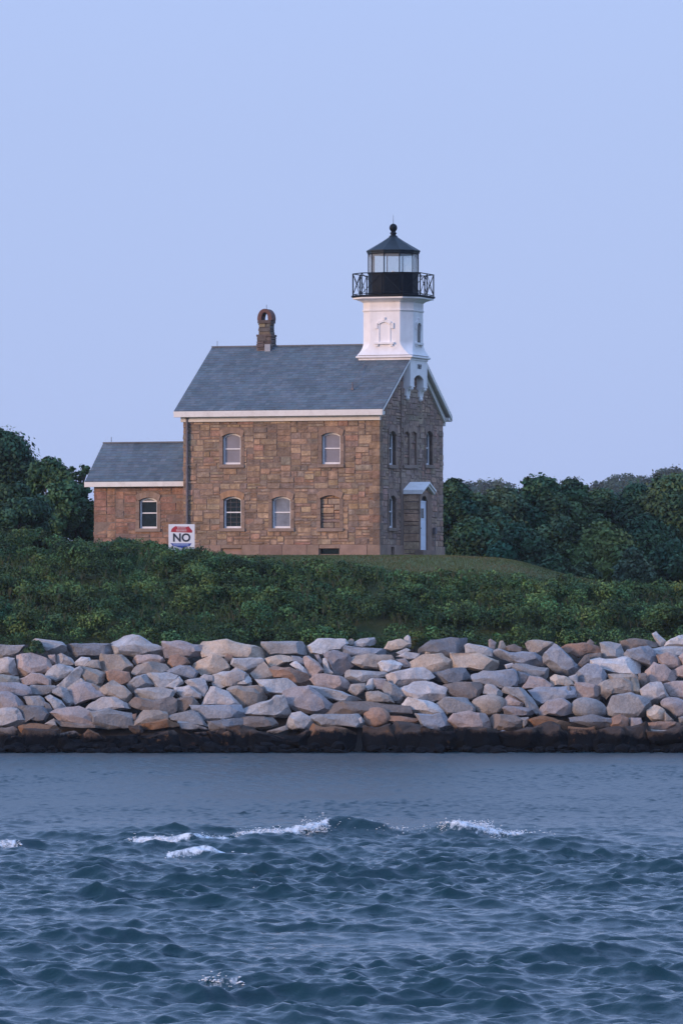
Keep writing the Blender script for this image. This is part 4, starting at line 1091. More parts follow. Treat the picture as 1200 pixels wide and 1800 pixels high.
(4,'pgrey','slab',"518,812 560,788 760,808 865,872 700,890 530,880",None),
(4,'bgrey','block',"785,622 870,588 1100,598 1230,588 1255,692 1000,735 880,768",None),
(4,'pgrey','block',"885,822 980,738 1130,708 1245,800 1245,855 1100,880 900,870",None),
(4,'brown','block',"305,902 430,878 600,888 705,940 745,1012 600,1060 430,1030 360,968",None),
(4,'grey','cobble',"678,912 770,908 768,962 720,1015",None),
(4,'rust','slab',"765,925 900,895 1060,918 1205,980 1185,1045 1000,1020 850,1000","rusty ledge over a black hollow"),
(4,'grey','slab',"428,1085 500,1048 640,1078 625,1108",None),
(4,'wet','block',"0,1045 400,1055 425,1240 0,1240",None),
(4,'wet','block',"400,1085 640,1062 835,1050 858,1240 420,1240",None),
(4,'wet','block',"825,975 1000,1005 1185,1035 1212,1240 852,1240",None),
(5,'orange','slab',"-80,170 0,133 180,128 320,158 340,222 200,228 100,265 -40,208","orange tan slab on the crest"),
(5,'brown','cobble',"188,112 220,83 262,120 242,155 190,145",None),
(5,'brown','cobble',"205,240 330,228 340,285 215,290",None),
(5,'lgrey','block',"330,132 380,113 530,133 575,230 540,282 370,275 345,205","boxy light grey stone on the crest"),
(5,'brown','slab',"538,102 640,83 940,108 935,165 720,168 620,195 560,175",None),
(5,'white','chunk',"878,32 920,13 1012,100 1005,145 950,155 900,80","upright white stone on the crest"),
(5,'white','block',"1035,112 1150,48 1250,28 1255,165 1100,165 1015,155",None),
(5,'bgrey','block',"575,242 620,198 820,158 915,270 905,345 830,388 720,338 680,298 600,275",None),
(5,'lgrey','slab',"865,192 1000,158 1250,158 1255,245 1120,256 900,238",None),
(5,'pink','wedge',"915,262 1040,233 1110,258 1195,350 1100,398 1030,388 950,325",None),
(5,'pink','cobble',"1155,272 1220,218 1255,350 1200,358",None),
(5,'white','slab',"172,322 340,283 500,286 640,286 745,350 728,448 620,450 460,440 330,398 220,355","big bright white slab"),
(5,'tan','slab',"425,448 620,448 725,442 745,502 600,528 440,508",None),
(5,'bgrey','block',"75,442 200,348 300,368 405,470 295,575 180,568 80,528",None),
(5,'brown','cobble',"95,342 160,258 212,248 202,315 130,368",None),
(5,'lgrey','cobble',"-5,482 82,448 85,548 0,508",None),
(5,'pink','block',"55,685 68,540 170,550 300,578 345,642 315,728 150,708",None),
(5,'tan','block',"298,572 430,508 560,498 645,538 655,655 450,660 400,708 330,655",None),
(5,'ggrey','chunk',"638,492 722,510 755,642 722,688 650,655",None),
(5,'pink','block',"808,432 900,338 1000,368 1135,480 1085,535 920,552 820,525","rosy five sided boulder"),
(5,'brown','chunk',"725,442 810,448 822,542 770,598 740,545",None),
(5,'pwhite','block',"758,622 860,543 960,548 1035,682 930,750 860,752 780,698",None),
(5,'pink','block',"975,562 1100,528 1250,538 1255,728 1050,680",None),
(5,'pink','chunk',"1085,412 1180,368 1250,338 1255,488 1140,468",None),
(5,'pgrey','round',"965,742 1040,698 1150,708 1250,758 1255,868 1120,920 1080,838 980,798",None),
(5,'grey','round',"28,762 130,698 280,718 385,790 375,888 230,900 60,888",None),
(5,'grey','block',"375,875 470,698 640,668 840,738 855,792 780,900 600,918 470,880","grey boulder with deep folds"),
(5,'cream','block',"815,832 900,768 1015,840 1015,938 880,940 830,890",None),
(5,'tan','chunk',"1008,852 1118,955 1010,958",None),
(5,'dgrey','slab',"15,912 240,888 430,920 455,1005 300,1020 150,980 40,970",None),
(5,'orange','block',"428,922 560,878 615,930 625,1005 520,1038 440,1010",None),
(5,'pgrey','block',"618,912 750,918 778,1005 640,1010",None),
(5,'orange','slab',"808,972 960,948 1155,968 1145,1010 980,1045 820,1028","tan orange ledge at the tide line"),
(5,'tan','slab',"818,1032 960,1040 1105,1028 1085,1080 850,1090",None),
(5,'grey','chunk',"1155,912 1255,878 1255,988 1170,968",None),
(5,'rust','block',"5,1020 250,1025 285,1110 258,1235 0,1235",None),
(5,'wet','block',"248,1065 530,1055 568,1232 250,1235",None),
(5,'wet','block',"525,1010 795,1008 838,1090 808,1230 558,1232",None),
(5,'wet','block',"812,1090 1100,1080 1255,1000 1255,1232 805,1232",None),
(4,'dgrey','chunk',"1195,572 1250,660 1200,725 1158,645",None),
]
COLR = {'grey':(.27,.265,.268),'lgrey':(.385,.375,.375),'dgrey':(.155,.160,.175),'bgrey':(.265,.28,.315),'ggrey':(.25,.255,.235),'pgrey':(.295,.262,.268),
 'pink':(.385,.300,.270),'pwhite':(.45,.41,.395),'white':(.56,.535,.525),'cream':(.50,.40,.315),'tan':(.325,.275,.235),'brown':(.185,.150,.130),'orange':(.31,.185,.125),'rust':(.21,.115,.065),'wet':(.06,.045,.038)}
COLR = {k: tuple(.84*v+.16*m for v, m in zip(c, (.30, .272, .262))) if k not in ('wet', 'rust') else c for k, c in COLR.items()}
CW = {'grey':'grey','lgrey':'light grey','dgrey':'dark grey','bgrey':'bluish grey','ggrey':'greenish grey','pgrey':'pinkish grey','pink':'pink','pwhite':'pale pink','white':'whitish','cream':'cream','tan':'tan','brown':'brown','orange':'orange','rust':'rust brown','wet':'black wet'}

def rock_material():
    mats = {}
    for key, c in COLR.items():
        m, n, l, b = node_mat('rock_'+CW[key].replace(' ', '_'))
        tc = n.new('ShaderNodeTexCoord'); oi = n.new('ShaderNodeObjectInfo'); geo = n.new('ShaderNodeNewGeometry')
        mp = n.new('ShaderNodeVectorMath'); mp.operation = 'ADD'
        cm = n.new('ShaderNodeCombineXYZ'); ml = n.new('ShaderNodeMath'); ml.operation = 'MULTIPLY'; ml.inputs[1].default_value = 50
        l.new(oi.outputs['Random'], ml.inputs[0]); l.new(ml.outputs['Value'], cm.inputs['X']); l.new(ml.outputs['Value'], cm.inputs['Z'])
        l.new(tc.outputs['Object'], mp.inputs[0]); l.new(cm.outputs['Vector'], mp.inputs[1])
        def noise(sc, det=7, ro=.65, src=mp.outputs['Vector']):
            q = n.new('ShaderNodeTexNoise'); q.inputs['Scale'].default_value = sc; q.inputs['Detail'].default_value = det; q.inputs['Roughness'].default_value = ro
            l.new(src, q.inputs['Vector']); return q.outputs['Fac']
        def rng_(v, a, b_, c_, d_):
            q = n.new('ShaderNodeMapRange'); q.inputs['From Min'].default_value = a; q.inputs['From Max'].default_value = b_; q.inputs['To Min'].default_value = c_; q.inputs['To Max'].default_value = d_
            l.new(v, q.inputs['Value']); return q.outputs['Result']
        def mix(f, A, B, mode='MIX'):
            q = n.new('ShaderNodeMix'); q.data_type = 'RGBA'; q.blend_type = mode
            if isinstance(f, float): q.inputs['Factor'].default_value = f
            else: l.new(f, q.inputs['Factor'])
            for nm, s in (('A', A), ('B', B)):
                if isinstance(s, tuple): q.inputs[nm].default_value = (*s, 1)
                else: l.new(s, q.inputs[nm])
            return q.outputs['Result']
        tone = mix(1.0, c, rng_(noise(1.3), .25, .75, .72, 1.28), 'MULTIPLY')
        tone = mix(1.0, tone, rng_(noise(14, 4, .7), .3, .7, .80, 1.18), 'MULTIPLY')
        tone = mix(1.0, tone, rng_(oi.outputs['Random'], 0, 1, .88, 1.12), 'MULTIPLY')
        rust = rng_(noise(1.7, 5, .7), .56, .74, 0, .34 if key not in ('wet',) else .2)
        tone = mix(rust, tone, (c[0]*.8+.04, c[1]*.62+.01, c[2]*.5))
        vein = rng_(noise(1.1, 3, .55), .485, .50, 0, 1); vein2 = rng_(noise(1.1, 3, .55), .50, .515, 1, 0)
        vm = n.new('ShaderNodeMath'); vm.operation = 'MULTIPLY'; l.new(vein, vm.inputs[0]); l.new(vein2, vm.inputs[1]); vm2 = n.new('ShaderNodeMath'); vm2.operation = 'MULTIPLY'; l.new(vm.outputs['Value'], vm2.inputs[0]); vm2.inputs[1].default_value = .35
        tone = mix(vm2.outputs['Value'], tone, (c[0]*.55, c[1]*.55, c[2]*.55))
        lich = rng_(noise(3.1, 9, .75), .60, .70, 0, .45)
        tone = mix(lich, tone, (c[0]*.62, c[1]*.66, c[2]*.66))
        # weed and water stain up to the tide line
        sep = n.new('ShaderNodeSeparateXYZ'); l.new(geo.outputs['Position'], sep.inputs['Vector'])
        wn_ = noise(.55, 7, .78, geo.outputs['Position'])
        ad = n.new('ShaderNodeMath'); ad.operation = 'MULTIPLY_ADD'; l.new(wn_, ad.inputs[0]); ad.inputs[1].default_value = -1.6; l.new(sep.outputs['Z'], ad.inputs[2])
        wet = rng_(ad.outputs['Value'], -.02, .20, 1, 0)
        brn = rng_(ad.outputs['Value'], .0, .34, .5, 0)
        tone = mix(brn, tone, (.115, .068, .040))
        tone = mix(wet, tone, (.004, .005, .007))
        weed = rng_(noise(1.3, 6, .75, geo.outputs['Position']), .60, .66, 0, .75); zz_ = rng_(sep.outputs['Z'], .25, .45, 0, 1); z2_ = rng_(sep.outputs['Z'], 1.15, .95, 0, 1)
        wa = n.new('ShaderNodeMath'); wa.operation = 'MULTIPLY'; l.new(weed, wa.inputs[0]); l.new(zz_, wa.inputs[1]); wb = n.new('ShaderNodeMath'); wb.operation = 'MULTIPLY'; l.new(wa.outputs['Value'], wb.inputs[0]); l.new(z2_, wb.inputs[1])
        tone = mix(wb.outputs['Value'], tone, (.17, .088, .042))
        l.new(tone, b.inputs['Base Color'])
        l.new(rng_(wet, 0, 1, .22, .06), b.inputs['Specular IOR Level']); b.inputs['Roughness'].default_value = .85
        bp = n.new('ShaderNodeBump'); bp.inputs['Distance'].default_value = .12; bp.inputs['Strength'].default_value = .75
        l.new(noise(6, 8, .65), bp.inputs['Height']); l.new(bp.outputs['Normal'], b.inputs['Normal'])
        mats[key] = m
    return mats
RM = rock_material()
def bank_point(px, py):
    """where the ray through a photo pixel meets the riprap face"""
    s = (HZ-py)/FPX; k = 1.38
    Y = (275-.15+k*CAMH)/(1-k*s)
    return ((px-600)*Y/FPX, Y, CAMH+s*Y)
def rock_mesh(name, P, seed, word, c):
    """P outline in metres (x,z) about its centre; grown to a solid boulder"""
    r = random.Random(seed); n = len(P)
    area = abs(sum(P[i][0]*P[(i+1) % n][1]-P[(i+1) % n][0]*P[i][1] for i in range(n)))/2
    size = math.sqrt(max(area, .01))
    zs = [p[1] for p in P]; z0, z1 = min(zs), max(zs); hgt = z1-z0
    wid = max(p[0] for p in P)-min(p[0] for p in P)
    bm = bmesh.new()
    proud = size*(.22 if word in ('slab', 'wedge') else .27)
    tilt = r.uniform(.2, 1.25); side = r.uniform(-.6, .6)
    def ring(f, base, k, cz):
        vs = []
        for (x, z) in P:
            t = (z1-z)/max(hgt, .01)          # 0 top .. 1 bottom
            u = x/max(wid/2, .01)
            vs.append(bm.verts.new((x*f, -(base+k*(tilt*(t-.35)+side*u)+r.uniform(-.03, .03)*size), cz+(z-cz)*f)))
        return vs
    czm = sum(zs)/n
    back = ring(.62, -size*.75, 0, czm); mid0 = ring(.97, -size*.28, 0, czm); mid = ring(1.0, 0, 0, czm)
    # front face: lower edge stands out further, so it faces up to the sky and shades its own foot
    f1 = r.uniform(.70, .88) if word != 'round' else .78
    fr_ = ring(f1, proud*.55, proud*.75, czm+r.uniform(-.02, .14)*hgt)
    for a, b_ in ((back, mid0), (mid0, mid), (mid, fr_)):
        for i in range(n): bm.faces.new((a[i], a[(i+1) % n], b_[(i+1) % n], b_[i]))
    if word == 'round':
        f2 = ring(.42, proud*.95, proud*.25, czm+.05*hgt)
        for i in range(n): bm.faces.new((fr_[i], fr_[(i+1) % n], f2[(i+1) % n], f2[i]))
        fr_ = f2
    cx_ = sum(v.co.x for v in fr_)/n+r.uniform(-.12, .12)*wid; cz_ = sum(v.co.z for v in fr_)/n+r.uniform(-.12, .12)*hgt
    cv = bm.verts.new((cx_, sum(v.co.y for v in fr_)/n-r.uniform(.03, .14)*size, cz_))
    for i in range(n): bm.faces.new((fr_[i], fr_[(i+1) % n], cv))
    bm.faces.new(back[::-1])
    # cleave a few flat faces off the front
    if word not in ('round', 'cobble', 'lump'):
        for _ in range(r.choice([5, 6, 7]) if size > .4 else 3):
            nn = Vector((r.gauss(0, .75), -r.uniform(.45, 1.0), r.gauss(.10, .75))).normalized()
            mxd = max(v.co.dot(nn) for v in bm.verts); mnd = min(v.co.dot(nn) for v in bm.verts)
            co = nn*(mxd-(mxd-mnd)*r.uniform(.03, .15))
            g_ = bmesh.ops.bisect_plane(bm, geom=bm.verts[:]+bm.edges[:]+bm.faces[:], plane_co=co, plane_no=nn, clear_outer=True)
            ed = [e for e in bm.edges if e.is_boundary]
            if ed: bmesh.ops.holes_fill(bm, edges=ed, sides=0)
    bmesh.ops.triangulate(bm, faces=bm.faces[:])
    bmesh.ops.recalc_face_normals(bm, faces=bm.faces[:])
    cuts = 1 if size < .35 else 2
    bmesh.ops.subdivide_edges(bm, edges=bm.edges[:], cuts=cuts, use_grid_fill=True)
    bmesh.ops.smooth_vert(bm, verts=bm.verts[:], factor=.14, use_axis_x=True, use_axis_y=True, use_axis_z=True)
    if word == 'round':
        for _ in range(4): bmesh.ops.smooth_vert(bm, verts=bm.verts[:], factor=.5, use_axis_x=True, use_axis_y=True, use_axis_z=True)
    off = Vector((seed*3.1, seed*1.7, 0))
    amp = size*(.12 if c == 'wet' else .06 if word in ('slab', 'block', 'wedge', 'chunk') else .05 if word != 'round' else .02)
    bm.normal_update()
    for v in bm.verts:
        q = v.co/size
        # broken planes plus finer roughness
        d = mnoise.noise(q*1.6+off)*1.0+mnoise.noise(q*5.1+off)*.35+abs(mnoise.noise(q*2.4+off*1.3))*-1.0
        cell = mnoise.voronoi(Vector((q.x*1.5, q.y*1.5, q.z*2.4))+off*.7)[0]
        d += (cell[1]-cell[0])*.9-.3
        v.co += v.normal*d*amp
    me = bpy.data.meshes.new(name); bm.to_mesh(me); bm.free()
    me.polygons.foreach_set('use_smooth', [True]*len(me.polygons)); me.set_sharp_from_angle(angle=R(24))
    return me

rock_info = []
for idx, (tile, ck, word, pts, lm) in enumerate(RK):
    P = [(tile*200+float(a.split(',')[0])/6, 1110+float(a.split(',')[1])/6) for a in pts.split()]
    cx_ = sum(p[0] for p in P)/len(P); cy_ = sum(p[1] for p in P)/len(P)
    P = [(cx_+(x-cx_)*1.16, cy_+(y-cy_)*1.20) for x, y in P]
    ar = abs(sum(P[i][0]*P[(i+1) % len(P)][1]-P[(i+1) % len(P)][0]*P[i][1] for i in range(len(P))))/2
    if ck == 'wet':
        jr = random.Random(idx); P = [(x+jr.uniform(-11, 11), y+jr.uniform(-10, 6)) for x, y in P]
    rock_info.append(dict(i=idx, c=ck, w=word, P=P, cx=cx_, cy=cy_, lm=lm, ar=ar))
# one label each: by its own look and by where it lies beside a boulder that is easy to find
LMS = [r for r in rock_info if r['lm']]
def octant(dx, dy):
    a = math.degrees(math.atan2(-dy*1.3, dx)) % 360
    return ['right of', 'up and right of', 'above', 'up and left of', 'left of', 'down and left of', 'below', 'down and right of'][int((a+22.5)//45) % 8]
rankings = {}
for l_ in LMS:
    buckets = {}
    for r in rock_info:
        if r is l_: continue
        dx, dy = r['cx']-l_['cx'], r['cy']-l_['cy']; d = math.hypot(dx, dy*1.3)
        if d < 130: buckets.setdefault(octant(dx, dy), []).append((d, r['i']))
    for o_, lst in buckets.items():
        lst.sort()
        for k, (d, i) in enumerate(lst): rankings.setdefault(i, []).append((k, d, o_, l_['lm']))
NUM = ['next', 'second', 'third', 'fourth', 'fifth']
used_labels = set()
for r in rock_info:
    if r['lm']:
        lab = r['lm']
        if len(lab.split()) < 6 and not any(w in lab for w in ('seawall', 'row', 'crest', 'bank')): lab += ' in the seawall'
    else:
        sz_ = 'big ' if r['ar'] > 1500 else ('small ' if r['ar'] < 330 else '')
        col = CW[r['c']]; wd = {'cobble': 'stone', 'round': 'boulder', 'lump': 'boulder', 'chunk': 'chunk', 'wedge': 'wedge', 'slab': 'slab', 'block': 'boulder'}[r['w']]
        for (k, d, o_, nm) in sorted(rankings[r['i']], key=lambda q: q[0]*45+q[1]):
            pre = '' if k == 0 else NUM[min(k, 4)]+' '
            lab = f"{sz_}{col} {wd}, {pre}{o_} the {nm}" if k else f"{sz_}{col} {wd} just {o_} the {nm}"
            if lab not in used_labels and len(lab.replace(',', '').split()) <= 16: break
    used_labels.add(lab); r['label'] = lab
for r in rock_info:
    x, Y, z = bank_point(r['cx'], r['cy'])
    k = Y/FPX
    Pm = [((px-r['cx'])*k, -(py-r['cy'])*k) for px, py in r['P']]
    if sum(Pm[i][0]*Pm[(i+1) % len(Pm)][1]-Pm[(i+1) % len(Pm)][0]*Pm[i][1] for i in range(len(Pm))) < 0: Pm = Pm[::-1]
    me = rock_mesh('boulder', Pm, r['i']+1, r['w'], r['c'])
    o = link_mesh('boulder', me, RM[r['c']]); o.location = (x, Y+.12+random.Random(r['i']).uniform(-.16, .16)-(random.Random(r['i']).uniform(.0, .75) if r['c'] in ('wet', 'rust') else 0), z)
    tag(o, r['label'], 'boulder', 'boulders of the seawall')
# the same bank carries on beyond what the photo shows
def side_rubble():
    r = random.Random(77); V = []; F = []; C = []
    for sgn in (-1, 1):
        for k in range(330):
            t = r.random(); x = sgn*(17.6+r.random()**1.3*26); z = -.3+t*5.0; Y = 275-.15+1.38*z+.15
            s = r.uniform(.35, .85); n = r.randint(6, 8)
            P = [(s*r.uniform(.8, 1.25)*math.cos(2*math.pi*i/n), s*.65*r.uniform(.8, 1.2)*math.sin(2*math.pi*i/n)) for i in range(n)]
            base = len(V); c = COLR[r.choice(['grey', 'lgrey', 'pink', 'pwhite', 'tan', 'pgrey', 'bgrey'])]
            if z < .6: c = COLR['wet']
            for (f, y) in ((.6, s*.6), (1, 0), (.8, -s*.35)):
                for (a, b) in P: V.append((x+a*f, Y+y-(.2*s if f == .8 and b < 0 else 0), z+b*f))
            for q in (0, 1):
                for i in range(n): F.append((base+q*n+i, base+q*n+(i+1) % n, base+(q+1)*n+(i+1) % n, base+(q+1)*n+i)); C.append(c)
            F.append(tuple(base+2*n+i for i in range(n))); C.append(c)
    m = MB(); m.v = V; m.f = F; m.c = C
    o = m.build('riprap', surf('riprap_stone', (1, 1, 1), .9, .3, 1.5, .5, 8, attr=True)); tag(o, 'rest of the boulder bank running on along the shore', 'riprap', kind='stuff')
side_rubble()

def tide_rubble():
    r = random.Random(31); bm = bmesh.new()
    for _ in range(420):
        x = r.uniform(-22, 22); s = r.uniform(.07, .26) if r.random() < .85 else r.uniform(.26, .42)
        Y = 274.75-r.random()**2*1.1+r.gauss(0, .08)+.35*math.sin(x*.7)*.6; z = r.uniform(-.03, .26)-.22*max(0, 274.3-Y)
        n0 = len(bm.verts); g = bmesh.ops.create_icosphere(bm, subdivisions=2, radius=1.0); off = Vector((r.random()*50, r.random()*50, 0)); sx, sy, sz = s*r.uniform(.8, 1.7), s, s*r.uniform(.45, .9); a = r.uniform(0, 6.28)
        for v in g['verts']:
            q = v.co.copy(); k = 1+.35*mnoise.noise(q*1.5+off)+.12*mnoise.noise(q*4+off)
            q = Vector((q.x*sx*k, q.y*sy*k, q.z*sz*k)); v.co = Vector((x+q.x*math.cos(a)-q.y*math.sin(a), Y+q.x*math.sin(a)+q.y*math.cos(a), z+q.z))
    me = bpy.data.meshes.new('tide_rubble'); bm.to_mesh(me); bm.free()
    me.polygons.foreach_set('use_smooth', [True]*len(me.polygons)); me.set_sharp_from_angle(angle=R(28))
    o = link_mesh('tide_rubble', me, RM['wet']); tag(o, 'loose weedy dark rubble awash along the foot of the seawall', 'rubble', kind='stuff')
tide_rubble()

# ------------------------------------------------------------------ foliage
def leaf_cloud(centres, radii, nleaf, size, col, seed, colvar=.25, flat=.75, bias=.25, shell=.30):
    """leaf sprays spread through lumpy clumps; returns vertices and per face colours. centres (k,3), radii (k,) or (k,3)"""
    r = np.random.default_rng(seed)
    centres = np.asarray(centres, float); k = len(centres)
    radii = np.asarray(radii, float)
    if radii.ndim == 1: radii = np.stack([radii, radii, radii*flat], 1)
    vol = (radii.prod(1))**(2/3); cnt = np.maximum((nleaf*vol/vol.sum()).astype(int), 6)
    idx = np.repeat(np.arange(k), cnt); n = len(idx)
    d = r.normal(size=(n, 3)); d[:, 2] += bias; d /= np.linalg.norm(d, axis=1)[:, None]
    rad = 1-np.abs(r.normal(0, shell, n)); rad = np.where(r.random(n) < .10, 1+r.random(n)*.34, rad)
    c = centres[idx]+d*radii[idx]*rad[:, None]
    nrm = d*.8+r.normal(size=(n, 3))*.55; nrm[:, 2] += .35; nrm /= np.linalg.norm(nrm, axis=1)[:, None]
    t = r.normal(size=(n, 3)); u = np.cross(nrm, t); u /= np.linalg.norm(u, axis=1)[:, None]; v = np.cross(nrm, u)
    s = size*r.uniform(.55, 1.35, n)[:, None]
    a = c-u*s; b = c-v*s*.55+nrm*s*.15; e = c+u*s; f = c+v*s*.55+nrm*s*.15
    V = np.stack([a, b, e, f], 1).reshape(-1, 3)
    cc = 1+r.normal(0, colvar, k); hue = r.normal(0, .12, k)
    base = np.array(col)[None]*np.clip(cc, .5, 1.7)[idx][:, None]*np.stack([1+hue[idx]*1.2, np.ones(n), 1-hue[idx]*.8], 1)
    base *= r.uniform(.78, 1.22, n)[:, None]
    return V, np.clip(base, .003, .4)
def leaf_object(name, V, C, parent=None):
    nf = len(C)
    return link_mesh(name, np_mesh(name, V, np.arange(nf*4), 4, C), M['leaf'], parent)
def core_blobs(mb, centres, radii, k=.72, col=(.012, .020, .010)):
    for c, r_ in zip(centres, radii): mb.sphere(c, r_*k, 7, 5, .75, col)

def pt(px, py, Y): return at(px, py, Y)
def tree(name, label, px, top, wpx, Y, col, base_py=None, seed=1, n=7000, leaf=.125, depth=None, lean=0, group=None, shape='round', cat='tree', zb=None):
    k = Y/FPX; x = (px-600)*k; zt_ = CAMH+(HZ-top)*k; z0 = gz(x, Y) if zb is None else zb; H = zt_-z0; w = wpx*k/2
    root = empty(name, (x, Y, z0)); tag(root, label, cat, group)
    r = random.Random(seed); cs = []; rs = []
    low = .45 if shape == 'open' else .0
    dome = min(w*.8, H*.55); nb = int((9+15*H/(2*w)) if shape == 'round' else 11)
    for i in range(nb):
        rr_ = w*(r.uniform(.30, .50) if shape == 'round' else r.uniform(.20, .34)); rr_ = min(rr_, H*.3)
        z = r.uniform(low*H+rr_*.4, H-rr_*.75)
        over = max(z+rr_*.75-(H-dome), 0)/dome
        lim = max(w*math.sqrt(max(1-over**2, .02))-rr_*.85, .05)
        a = r.uniform(0, 6.28); q = lim*r.random()**.5
        cs.append((math.cos(a)*q+lean*w*z/H, math.sin(a)*q, z)); rs.append(rr_)
    cs.append((lean*w, 0, H-w*.24)); rs.append(w*.32)
    # small sprigs that break the outline
    for i in range(14):
        j = r.randrange(len(cs)); c0, r0 = cs[j], rs[j]; a = r.uniform(0, 6.28)
        rq_ = r0*r.uniform(.18, .34); zq_ = min(c0[2]+abs(math.sin(a))*r0*.8, H-rq_*.6)
        cs.append((c0[0]+math.cos(a)*r0*.95, c0[1]+r.uniform(-.4, .4)*r0, zq_)); rs.append(rq_)
    V, C = leaf_cloud(cs, rs, int(n*2.7), leaf, col, seed, shell=.20)
    crown = leaf_object('crown', V, C, root)
    tb = MB(); tr_ = max(.10, .028*H)
    tb.tube((0, 0, -.3), (lean*.3*w, 0, H*.38), tr_, tr_*.7, 8); tb.tube((lean*.3*w, 0, H*.38), (lean*.8*w, 0, H*.8), tr_*.7, tr_*.2, 7)
    for i in range(7):
        j = r.randrange(nb); t = r.uniform(.2, .6); tb.tube((lean*t*w, 0, H*t), cs[j], tr_*.42, tr_*.12, 6)
    tb.build('trunk', M['bark'], root, smooth=True)
    return root
G1 = (.042, .088, .038); G2 = (.046, .092, .042); G3 = (.065, .110, .040); G4 = (.035, .077, .038); G5 = (.056, .096, .048)
TL = 'trees left of the house'; TR_ = 'trees right of the house'
tree('broadleaf_tree', 'tallest dark broadleaf tree at the edge left of the low wing', 4, 757, 200, 325, G4, seed=11, n=15000, group=TL)
tree('broadleaf_tree', 'rounded dark tree between the tallest tree and the low wing', 88, 804, 118, 322, G1, seed=12, n=9000, group=TL)
tree('broadleaf_tree', 'dark low tree filling in under the tallest tree', 35, 850, 130, 317, G4, seed=13, n=8000, group=TL)
tree('broadleaf_tree', 'small dark tree tucked against the wall of the low wing', 146, 853, 84, 324, G1, seed=14, n=6500, group=TL)
def spindly():
    Y = 330; k = Y/FPX; x = (138-600)*k; z0 = gz(x, Y); root = empty('spindly_tree', (x, Y, z0)); tag(root, 'spindly windblown treetop with sky showing through beside the wing eave', 'tree', TL)
    P = lambda px, py, dy=0: ((px-138)*k, dy, CAMH+(HZ-py)*k-z0)
    tb = MB(); tb.tube((0, 0, -.3), P(137, 872), .16, .12, 7); tips = [(126, 824), (133, 832), (140, 838), (151, 821), (147, 829), (155, 826), (128, 846), (150, 850), (136, 858), (124, 838)]
    cs = []; rs = []; r = random.Random(3)
    for (a, b_) in tips:
        m = ((a+137)/2+r.uniform(-2, 2), (b_+872)/2+4); tb.tube(P(137, 872), P(*m), .09, .05, 5); tb.tube(P(*m), P(a, b_, r.uniform(-.4, .4)), .05, .02, 5)
        for j in range(5): cs.append(P(a+r.gauss(0, 3.2), b_+r.gauss(2, 2.0), r.uniform(-.4, .4))); rs.append((r.uniform(.10, .24), .18, r.uniform(.05, .11)))
    tb.build('trunk', M['bark'], root, smooth=True)
    V, C = leaf_cloud(cs, rs, 1500, .085, G1, 15); leaf_object('crown', V, C, root)
spindly()
RT = [('broadleaf_tree', 'dark tree showing just past the right corner of the house', 796, 842, 52, 326, G4, 21, 5000),
 ('broadleaf_tree', 'low green tree second from the right corner of the house', 838, 868, 66, 330, G2, 22, 6000),
 ('broadleaf_tree', 'mid green tree with flat top in front of the hazy far wood', 884, 856, 66, 334, G5, 23, 7000),
 ('broadleaf_tree', 'tallest dark tree of the right hand row with ragged twin peaks', 950, 838, 84, 336, G1, 24, 9000),
 ('broadleaf_tree', 'dark tree joined to the right side of the ragged tallest tree', 1004, 842, 66, 338, G2, 25, 7000),
 ('broadleaf_tree', 'dim green tree below the thin pointed far treetop', 1058, 860, 74, 342, G1, 26, 7000),
 ('broadleaf_tree', 'broad dark tree in front of the hazy hilltop', 1118, 850, 84, 340, G4, 27, 9000),
 ('broadleaf_tree', 'high crowned tree at the far right edge of the wood', 1182, 836, 96, 338, G2, 28, 10000),
 ('broadleaf_tree', 'bushy tree behind the lawn just right of the house', 832, 915, 96, 322, G1, 31, 7000),
 ('broadleaf_tree', 'rounded dark bushy tree over the middle of the lawn mound', 912, 922, 92, 320, G4, 32, 7000),
 ('broadleaf_tree', 'dark shadowy tree left of the bright yellow green one', 985, 908, 80, 324, G4, 33, 6500),
 ('broadleaf_tree', 'bright yellow green domed tree standing out from the dark wood', 1060, 921, 104, 316, (.080, .120, .038), 34, 9000),
 ('broadleaf_tree', 'dark tree behind and right of the yellow green one', 1135, 905, 92, 322, G1, 35, 8000),
 ('broadleaf_tree', 'low dark tree at the right edge above the bushes', 1185, 950, 80, 314, G4, 36, 7000),
 ('shrub', 'small pale bush where the lawn mound ends', 1028, 990, 46, 309, G5, 37, 2600),
 ('shrub', 'grey green bush right of the lawn mound end', 1112, 962, 70, 311, (.055, .088, .05), 38, 4500),
 ('shrub', 'dark low bush between the lawn and the yellow green tree', 975, 975, 60, 312, G1, 39, 3500)]
for (nm, lab, px, top, w, Y, c, sd, n_) in RT:
    tree(nm, lab, px, top, w*(1.95 if nm != 'shrub' and top < 900 else 1.5 if nm != 'shrub' else 1.15), Y, c, seed=sd, n=int(n_*1.7), group=TR_ if nm != 'shrub' else 'bushes at the foot of the wood', cat='tree' if nm != 'shrub' else 'shrub')

